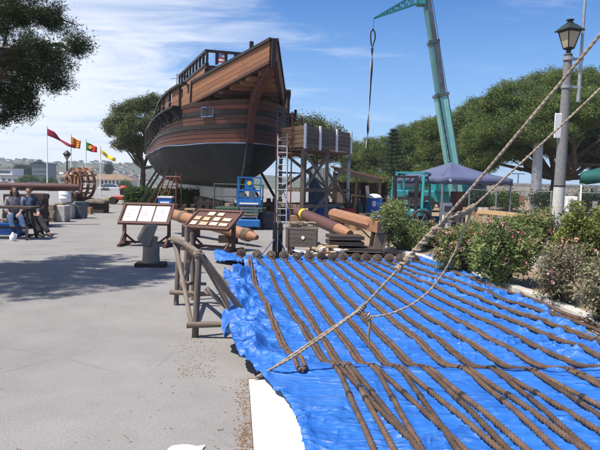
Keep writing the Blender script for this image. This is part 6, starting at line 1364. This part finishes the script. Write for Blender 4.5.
def skinmesh(name, m, parent, verts, edges, radii, sub=2, root=0):
    me = bpy.data.meshes.new(name); me.from_pydata(verts, edges, []); me.materials.append(m)
    o = bpy.data.objects.new(name, me); COL.objects.link(o)
    if parent is not None: o.parent = parent
    s = o.modifiers.new('skin', 'SKIN'); s.use_smooth_shade = True
    for i, sv in enumerate(me.skin_vertices[0].data):
        r = radii[i]; sv.radius = r if isinstance(r, tuple) else (r, r); sv.use_root = (i == root)
    u = o.modifiers.new('sub', 'SUBSURF'); u.levels = sub; u.render_levels = sub
    return o
def seated(label, loc, rz, lean, hips, kneeL, kneeR, footL, footR, handL, handR, shirt, pants, hair, cap=None, longhair=True):
    t = thing('person', label, 'person', loc, rz)
    Vv = lambda *a: V(a)
    pel = Vv(0, 0, hips); sp1 = Vv(.01, lean * .4, hips + .22); ch = Vv(0, lean, hips + .42); nk = Vv(0, lean * 1.1, hips + .56); hd = Vv(0, lean * 1.1 - .02, hips + .70); tp = Vv(0, lean * 1.1 - .02, hips + .79)
    verts = [pel, sp1, ch, nk, hd, tp]; ed = [(0, 1), (1, 2), (2, 3), (3, 4), (4, 5)]; rad = [(.10, .08), (.09, .07), (.10, .07), .05, (.078, .095), (.05, .06)]
    cv, ce, cr = [pel, sp1, ch, nk - V((0, 0, .03))], [(0, 1), (1, 2), (2, 3)], [(.185, .15), (.17, .14), (.185, .14), .075]
    pv, pe, pr = [pel + V((0, 0, .05)), pel], [(0, 1)], [(.16, .13), (.165, .14)]
    for s, hnd in ((-1, handL), (1, handR)):
        sh = ch + V((s * .18, 0, .05)); el = lerp(sh, V(hnd), .5) + V((s * .07, .06, -.10)); hn = V(hnd); i0 = len(verts)
        d = (hn - el).normalized()
        verts += [sh, el, hn - d * .03]; ed += [(2, i0), (i0, i0 + 1), (i0 + 1, i0 + 2)]; rad += [.04, .032, .026]
        sd = d.cross(V((0, 0, 1))).normalized()
        palm = hn + d * .04; i3 = len(verts); verts.append(palm); ed.append((i0 + 2, i3)); rad.append((.034, .018))
        for j, (off, ln_) in enumerate(((-.03, .06), (-.011, .075), (.011, .072), (.03, .055))):
            a = palm + d * .03 + sd * off; c = a + d * ln_ * .6 + V((0, 0, -.012)); e = c + d * ln_ * .4 + V((0, 0, -.025)); ii_ = len(verts); verts += [a, c, e]; ed += [(i3, ii_), (ii_, ii_ + 1), (ii_ + 1, ii_ + 2)]; rad += [.010, .009, .008]
        a = hn + sd * (.04 * -s) ; e = a + d * .04 + sd * (-s * .015); ii_ = len(verts); verts += [a, e]; ed += [(i0 + 2, ii_), (ii_, ii_ + 1)]; rad += [.011, .009]
        j0 = len(cv); cv += [sh, el, hn - d * .06]; ce += [(2, j0), (j0, j0 + 1), (j0 + 1, j0 + 2)]; cr += [.075, .062, .05]
    for s, kn, ft in ((-1, kneeL, footL), (1, kneeR, footR)):
        hp = pel + V((s * .09, -.02, 0)); kn, ft = V(kn), V(ft); i0 = len(verts)
        verts += [hp, kn, ft + V((0, 0, .09)), ft + V((0, 0, .045)), ft + (V((ft.x - kn.x, ft.y - kn.y, 0)).normalized() * .12 if (V((ft.x - kn.x, ft.y - kn.y, 0)).length > .05) else V((0, -.12, 0))) + V((0, 0, .03))]
        ed += [(0, i0), (i0, i0 + 1), (i0 + 1, i0 + 2), (i0 + 2, i0 + 3), (i0 + 3, i0 + 4)]; rad += [.055, .042, .03, .035, .033]
        j0 = len(pv); pv += [hp, lerp(hp, kn, .5), kn, lerp(kn, ft, .5) + V((0, .02, .02)), ft + V((0, 0, .10))]; pe += [(1, j0)] + [(j0 + k, j0 + k + 1) for k in range(4)]; pr += [.115, .105, .088, .078, .068]
        dd = (verts[i0 + 4] - verts[i0 + 3]).normalized(); a = verts[i0 + 3]
        skinmesh('shoe', M_LEATH, t, [a - dd * .05 + V((0, 0, .005)), a + dd * .05, a + dd * .16 - V((0, 0, .008))], [(0, 1), (1, 2)], [(.045, .045), (.046, .04), (.036, .03)])
    skinmesh('body', M_FLESH, t, verts, ed, rad); skinmesh('shirt', shirt, t, cv, ce, cr); skinmesh('trousers', pants, t, pv, pe, pr, root=1)
    # face and hair
    b = MB(); 
    for s in (-1, 1): b.lathe([(0, -.012), (.010, -.008), (.012, 0), (.010, .008), (0, .012)], 8, hd + V((s * .03, -.088, .005)))
    b.build('eyes', M_DARK, t); MB().beam(hd + V((0, -.095, .0)), hd + V((0, -.115, -.03)), .022, .02).build('nose', M_FLESH, t); MB().box(hd + V((0, -.088, -.058)), (.045, .012, .010)).build('mouth', M_REDW, t)
    for s in (-1, 1): MB().lathe([(.0, -.01), (.025, -.008), (.028, 0), (.02, .01), (0, .012)], 8, hd + V((s * .082, .0, -.01)), Matrix.Rotation(R(90), 3, 'Y')).build('ear', M_FLESH, t, smooth=True)
    if longhair: skinmesh('hair', hair, t, [hd + V((0, -.035, .10)), hd + V((0, .03, .06)), hd + V((.0, .07, -.04)), hd + V((.03, .08, -.20)), hd + V((.09, .02, -.1)), hd + V((-.09, .02, -.1)), hd + V((.10, -.01, -.22)), hd + V((-.10, -.01, -.22))], [(0, 1), (1, 2), (2, 3), (1, 4), (1, 5), (4, 6), (5, 7)], [(.07, .05), (.105, .10), (.10, .07), (.08, .05), .045, .045, .04, .04], root=1)
    else: skinmesh('hair', hair, t, [hd + V((0, .0, .07)), hd + V((0, .045, .02)), hd + V((0, .05, -.06))], [(0, 1), (1, 2)], [(.085, .07), (.088, .07), (.06, .05)])
    if cap is not None:
        skinmesh('cap', cap, t, [hd + V((0, .01, .085)), hd + V((0, .01, .115))], [(0, 1)], [(.10, .11), (.08, .09)]); MB().prism([hd + V((-.08, -.08, .07)), hd + V((.08, -.08, .07)), hd + V((.06, -.17, .06)), hd + V((-.06, -.17, .06))], (0, 0, .012)).build('cap_brim', cap, t)
    return t
M_TOP = mat('shaded_grey_patterned_top', (.30, .28, .30), (.16, .13, .15), rough=.9, scale=16, lo=.42, hi=.58); M_VEST = mat('shaded_dark_vest_over_blue', (.05, .055, .07), (.17, .22, .30), rough=.9, scale=6, lo=.45, hi=.6)  # clothes darkened: the shade over the pair is put into their colour
bt = gnd(17, 238); by = bt.y + .95
bench = thing('low_bench', 'low plank bench the two people sit on, behind the table', 'bench', (at(18, 180, by).x, by, 0), R(2))
MB().box((0, 0, .40), (1.5, .34, .05)).build('seat', M_OLD, bench)
for s in (-1, 1): MB().box((s * .6, 0, .19), (.08, .3, .375)).build('leg', M_OLDD, bench)
wx = at(14.5, 180, by).x
seated('long-haired person in a pale grey top and jeans seated behind the plank table', (wx, by - .02, 0), R(28), -.05, .52, (-.12, -.46, .50), (.14, -.45, .50), (-.02, -.72, .0), (.26, -.75, .0), (-.13, -.30, .60), (.10, -.34, .60), M_TOP, M_JEANS, M_HAIR)
seated('person in cap, pale blue shirt and dark trousers seated right of the other', (wx + .33, by + .12, 0), R(45), -.02, .53, (-.10, -.48, .52), (.12, -.47, .52), (.0, -.80, .0), (.20, -.88, .0), (-.05, -.34, .62), (.10, -.40, .62), M_VEST, M_DKPANT, M_HAIR, cap=M_DKPANT, longhair=False)  # cap takes the dark trouser cloth, so its colour carries the shade

# ------------------------------------------------------------------ flags, street lamp, cart and far buildings
M_FL1 = mat('crimson_flag', (.30, .012, .045), (.24, .01, .035), rough=.8, trans=.3, bump=0); M_FL2 = mat('gold_flag', (.75, .42, .05), (.75, .42, .05), rough=.8, trans=.3, bump=0)
M_FLG = mat('green_flag', (.02, .24, .08), (.02, .2, .07), rough=.8, trans=.3, bump=0); M_FLR = mat('red_flag', (.55, .03, .03), (.5, .03, .03), rough=.8, trans=.3, bump=0); M_FLY = mat('yellow_flag', (.80, .62, .06), (.75, .56, .05), rough=.8, trans=.3, bump=0)
FY = 52
def flagpole(px, pyt, label):
    top = at(px, pyt, FY); t = thing('flagpole', label, 'flag', (top.x, FY, 0), 0, 'flags on the waterfront poles'); MB().tube([(0, 0, 0), (0, 0, top.z)], [.06, .035], 8).build('pole', M_WHITE, t, smooth=True); MB().lathe([(0, -.05), (.06, 0), (0, .06)], 8, (0, 0, top.z + .04)).build('finial', M_YELP, t); return t
def cloth(t, name, m, top_px, bot_px, n=14, s0=0, s1=1, sub=None):
    """top and bottom edges as pixel polylines; the flag ripples in depth"""
    def ed(poly, s):
        q = np.linspace(0, 1, len(poly)); return np.interp(s, q, [p[0] for p in poly]), np.interp(s, q, [p[1] for p in poly])
    rows = []
    for v in np.linspace(0, 1, 6):
        row = []
        for s in np.linspace(s0, s1, n):
            a, c = ed(top_px, s), ed(bot_px, s); row.append(at(lerp(a[0], c[0], v), lerp(a[1], c[1], v), FY - .25 * math.sin(s * 9 + v) * s - (.012 if sub else 0)))
        rows.append(row)
    return MB().grid(rows).build(name, m, t, world=True, smooth=True, solid=.01)
t = flagpole(47, 127, 'long crimson swallow-tailed pennant, leftmost of the four flags'); cloth(t, 'pennant', M_FL1, [(47.5, 128.5), (55, 132), (60, 139), (68, 143), (76, 147.5)], [(47.5, 135.5), (54, 138), (60, 141), (67, 146), (75, 148.5)])
t = flagpole(71, 135, 'gold flag with red bars, second of the four flags'); TP, BT = [(71, 136), (76, 139), (81, 141)], [(71, 145), (76, 148), (80, 149)]
cloth(t, 'cloth', M_FL2, TP, BT)
for k in range(4):
    a, c = k / 4 + .05, k / 4 + .14; cloth(t, 'red_bar', M_FLR, [(lerp(TP[i][0], BT[i][0], a), lerp(TP[i][1], BT[i][1], a)) for i in range(3)], [(lerp(TP[i][0], BT[i][0], c), lerp(TP[i][1], BT[i][1], c)) for i in range(3)], sub=1)
t = flagpole(86, 140, 'green and red flag with yellow emblem, third of the four flags'); TP, BT = [(86, 141.5), (92, 144.5), (97, 147)], [(86, 150), (92, 152), (97, 152.5)]
cloth(t, 'green_field', M_FLG, TP, BT, s1=.4); cloth(t, 'red_field', M_FLR, TP, BT, s0=.4); c = at(90.3, 147.2, FY - .35); MB().lathe([(.16, 0), (.16, .03), (0, .03)], 14, c, Matrix.Rotation(R(90), 3, 'X')).build('emblem', M_FLY, t, world=True)
t = flagpole(100.5, 147, 'plain yellow flag, rightmost of the four flags'); cloth(t, 'cloth', M_FLY, [(101, 149), (107, 154), (116, 158.5)], [(101, 153), (107, 158), (115, 162)])
p = at(67, 150, 46); t = thing('street_lamp', 'black post lamp standing among the flagpoles', 'street lamp', (p.x, 46, 0)); MB().tube([(0, 0, 0), (0, 0, p.z - .7)], [.08, .055], 8).build('post', M_IRON, t)
MB().lathe([(.07, p.z - .7), (.28, p.z - .35), (.33, p.z - .3), (.12, p.z - .1), (.05, p.z - .02), (0, p.z)], 10, (0, 0, 0)).build('lantern', M_IRON, t); MB().lathe([(.12, p.z - .66), (.25, p.z - .37)], 10, (0, 0, 0)).build('glass', M_LANT, t)
f = gnd(121, 204.5); t = thing('garden_cart', 'small yellow and red utility cart parked before the hedge', 'cart', tuple(f), R(8))
MB().box((-.05, .4, .40), (.95, .7, .26)).build('body', M_REDP, t, bevel=.06); MB().box((.15, .4, .78), (.5, .55, .4)).build('engine', M_IRON, t, bevel=.05); MB().lathe([(.30, 0), (.30, .05), (.18, .16), (0, .2)], 16, (.1, .4, .98)).build('seat', M_REDP, t, smooth=True); MB().box((.62, .4, .62), (.2, .6, .75)).build('back_panel', M_REDP, t, bevel=.03); MB().box((-.7, .4, .35), (.35, .8, .12)).build('scoop', M_YELP, t)
for x in (-.5, .4):
    for y in (0, .8): MB().lathe([(.04, -.08), (.22, -.08), (.24, 0), (.22, .08), (.04, .08)], 16, (x, y, .24), Matrix.Rotation(R(90), 3, 'X')).build('wheel', M_RUB, t, smooth=True)
t = thing('wall_bench', 'low tan retaining edge in front of the hedge', 'kerb', tuple(gnd(128, 205)))
for k in range(4): MB().box((.5 + k * 1.0, .1, .12), (.99, .3, .24)).build('block', M_CREAM, t)
# tan building with arcade
YB = 165; gz = ground_z(0, YB)
def bp2(px, py): return at(px, py, YB)
l, r = bp2(89, 190).x, bp2(131, 190).x; zr, ze = bp2(100, 174).z, bp2(100, 179.5).z
t = thing('tan_building', 'long tan waterfront building with brown tiled roof and white arcade', 'building', ((l + r) / 2, YB, gz)); cx = (l + r) / 2; w = r - l
MB().box((cx, YB + 3, (ze + gz) / 2), (w, 6, ze - gz)).build('wall', M_CREAM, t, world=True)
b = MB(); b.prism([(l - .4, YB - .6, ze), (l - .4, YB + 6.6, ze), (l + 2, YB + 3, zr)], (0, 0, 0.001)) if False else b.add([(l - .5, YB - .8, ze), (r + .5, YB - .8, ze), (r + .5, YB + 6.8, ze), (l - .5, YB + 6.8, ze), (l + .5, YB + 3, zr), (r - 3.2, YB + 3, zr)], [(0, 1, 5, 4), (1, 2, 5), (2, 3, 4, 5), (3, 0, 4), (3, 2, 1, 0)]); b.build('roof', M_ROOFT, t, world=True)
for k in range(7):
    x = lerp(l + 3.2, r - 2.0, k / 6); MB().box((x, YB - .35, (ze + gz) / 2 - .05), (.3, .3, ze - gz - .12)).build('arcade_post', M_WHITE, t, world=True)
    if k < 6: MB().box((x + .65, YB - .02, ze - .75), (.7, .08, .8)).build('window', M_WIN, t, world=True)
twx = bp2(87.5, 170).x; zt2 = bp2(87, 168).z; tw = MB().box((twx, YB + 2, (zt2 + gz) / 2), (1.6, 1.6, zt2 - gz)).build('tower', M_CREAM, t, world=True); MB().add([(twx - .95, YB + 1.05, zt2), (twx + .95, YB + 1.05, zt2), (twx + .95, YB + 2.95, zt2), (twx - .95, YB + 2.95, zt2), (twx, YB + 2, zt2 + .7)], [(0, 1, 4), (1, 2, 4), (2, 3, 4), (3, 0, 4), (3, 2, 1, 0)]).build('tower_roof', M_ROOFT, tw, world=True)
l2, r2 = bp2(56, 190).x, bp2(84, 190).x; ze2, zr2 = bp2(70, 177).z, bp2(70, 173).z
t = thing('tan_building', 'tan building wing behind the hoop drum, left of the tower', 'building', ((l2 + r2) / 2, YB + 2, gz)); MB().box(((l2 + r2) / 2, YB + 5, (ze2 + gz) / 2), (r2 - l2, 6, ze2 - gz)).build('wall', M_CREAM, t, world=True)
MB().add([(l2 - .4, YB + 1.4, ze2), (r2 + .2, YB + 1.4, ze2), (r2 + .2, YB + 8.6, ze2), (l2 - .4, YB + 8.6, ze2), (l2 + 2, YB + 5, zr2), (r2 - 1, YB + 5, zr2)], [(0, 1, 5, 4), (1, 2, 5), (2, 3, 4, 5), (3, 0, 4), (3, 2, 1, 0)]).build('roof', M_ROOFT, t, world=True)
for k in range(4): MB().box((lerp(l2 + 1, r2 - 1, k / 3), YB + 1.98, ze2 - .9), (.9, .08, .9)).build('window', M_WIN, t, world=True)
YO = 210; l, r = at(32, 170, YO).x, at(47, 170, YO).x; z1, gz2 = at(40, 164, YO).z, ground_z(0, YO)
t = thing('office_building', 'dark flat-roofed office block on the far left shore', 'building', ((l + r) / 2, YO, gz2)); MB().box(((l + r) / 2, YO + 4, (z1 + gz2) / 2), (r - l, 8, z1 - gz2)).build('wall', M_GREY, t, world=True); MB().box(((l + r) / 2, YO + 4, z1 + .15), (r - l + .8, 8.8, .3)).build('roof', M_IRON, t, world=True)
for k in range(3): MB().box(((l + r) / 2, YO - .03, z1 - 1.0 - 1.5 * k), (r - l - .5, .1, .6)).build('window_band', M_WIN, t, world=True)
for i, (pl, pr_, pt, lab) in enumerate([(-4, 12, 168.5, 'pale low building at the far left edge'), (0, 30, 176, 'long pale grey shed behind the green bush on the left')]):
    Yq = 190 - 20 * i; l, r = at(pl, 170, Yq).x, at(pr_, 170, Yq).x; z1 = at(10, pt, Yq).z; gq = ground_z(0, Yq); t = thing('low_building', lab, 'building', ((l + r) / 2, Yq, gq)); MB().box(((l + r) / 2, Yq + 4, (z1 + gq) / 2), (r - l, 8, z1 - gq)).build('wall', hm[2] if i == 0 else hm[0], t, world=True); MB().box(((l + r) / 2, Yq + 4, z1 + .12), (r - l + .6, 8.6, .24)).build('roof', hr[1], t, world=True)
    for k in range(5): MB().box((lerp(l + 1, r - 1, k / 4), Yq - .03, z1 - 1.1), (.9, .08, .7)).build('window', M_WIN, t, world=True)
# parked boats and cars beyond the log read as pale shapes
cr = random.Random(8)
cm = [mat('car_paint_%d' % i, c, None, rough=.3, bump=0, coat=.5) for i, c in enumerate([(.6, .6, .62), (.05, .07, .12), (.75, .75, .74), (.3, .05, .05), (.2, .22, .25)])]
cnames = ['silver', 'dark blue', 'white', 'red', 'grey']
for i, px in enumerate([3, 13, 24, 36, 46, 57, 112]):
    ci = [2, 0, 2, 4, 0, 2, 2][i]; Yc = 96 + (i % 3) * 5; x = at(px, 185, Yc).x; gz3 = ground_z(0, Yc)
    t = thing('parked_car', '%s parked car far off on the left, %s' % (cnames[ci], ['at the left edge above the log', 'next to the car at the left edge', 'third along above the log', 'left of the first flagpole', 'just right of the first flagpole', 'behind the hoop drum', 'in front of the tan building'][i]), 'car', (x, Yc, gz3), cr.uniform(-.2, .2), 'cars parked along the waterfront')
    MB().prism([(-2.1, -.85, .35), (2.1, -.85, .35), (2.15, -.85, .75), (1.3, -.85, .92), (-2.0, -.85, .95), (-2.15, -.85, .7)], (0, 1.7, 0)).build('body', cm[ci], t, bevel=.08)
    MB().hexa([(-1.6, -.75, .93), (1.0, -.75, .93), (1.0, .75, .93), (-1.6, .75, .93), (-1.1, -.62, 1.42), (.4, -.62, 1.42), (.4, .62, 1.42), (-1.1, .62, 1.42)]).build('window', M_WIN, t); MB().box((-.35, 0, 1.44), (1.5, 1.22, .05)).build('roof', cm[ci], t)
    for x_ in (-1.3, 1.3):
        for y_ in (-.8, .8): MB().lathe([(.05, -.1), (.33, -.1), (.33, .1), (.05, .1)], 14, (x_, y_, .33), Matrix.Rotation(R(90), 3, 'X')).build('wheel', M_RUB, t)
# ------------------------------------------------------------------ sea air
hz_ = MB().box((0, 330, 18), (1700, 1000, 46)).build('haze', mat('haze_air', (.8, .85, .9)))
hm2 = bpy.data.materials.new('sea_haze'); hm2.use_nodes = True; hn = hm2.node_tree; hn.nodes.clear()
ho = hn.nodes.new('ShaderNodeOutputMaterial'); hv = hn.nodes.new('ShaderNodeVolumePrincipled'); hv.inputs['Color'].default_value = (.80, .88, 1, 1); hv.inputs['Density'].default_value = .00045; hv.inputs['Anisotropy'].default_value = .2
hn.links.new(hv.outputs[0], ho.inputs['Volume']); hz_.data.materials.clear(); hz_.data.materials.append(hm2); hz_['kind'] = 'stuff'; hz_['label'] = 'thin bluish sea haze in the air'
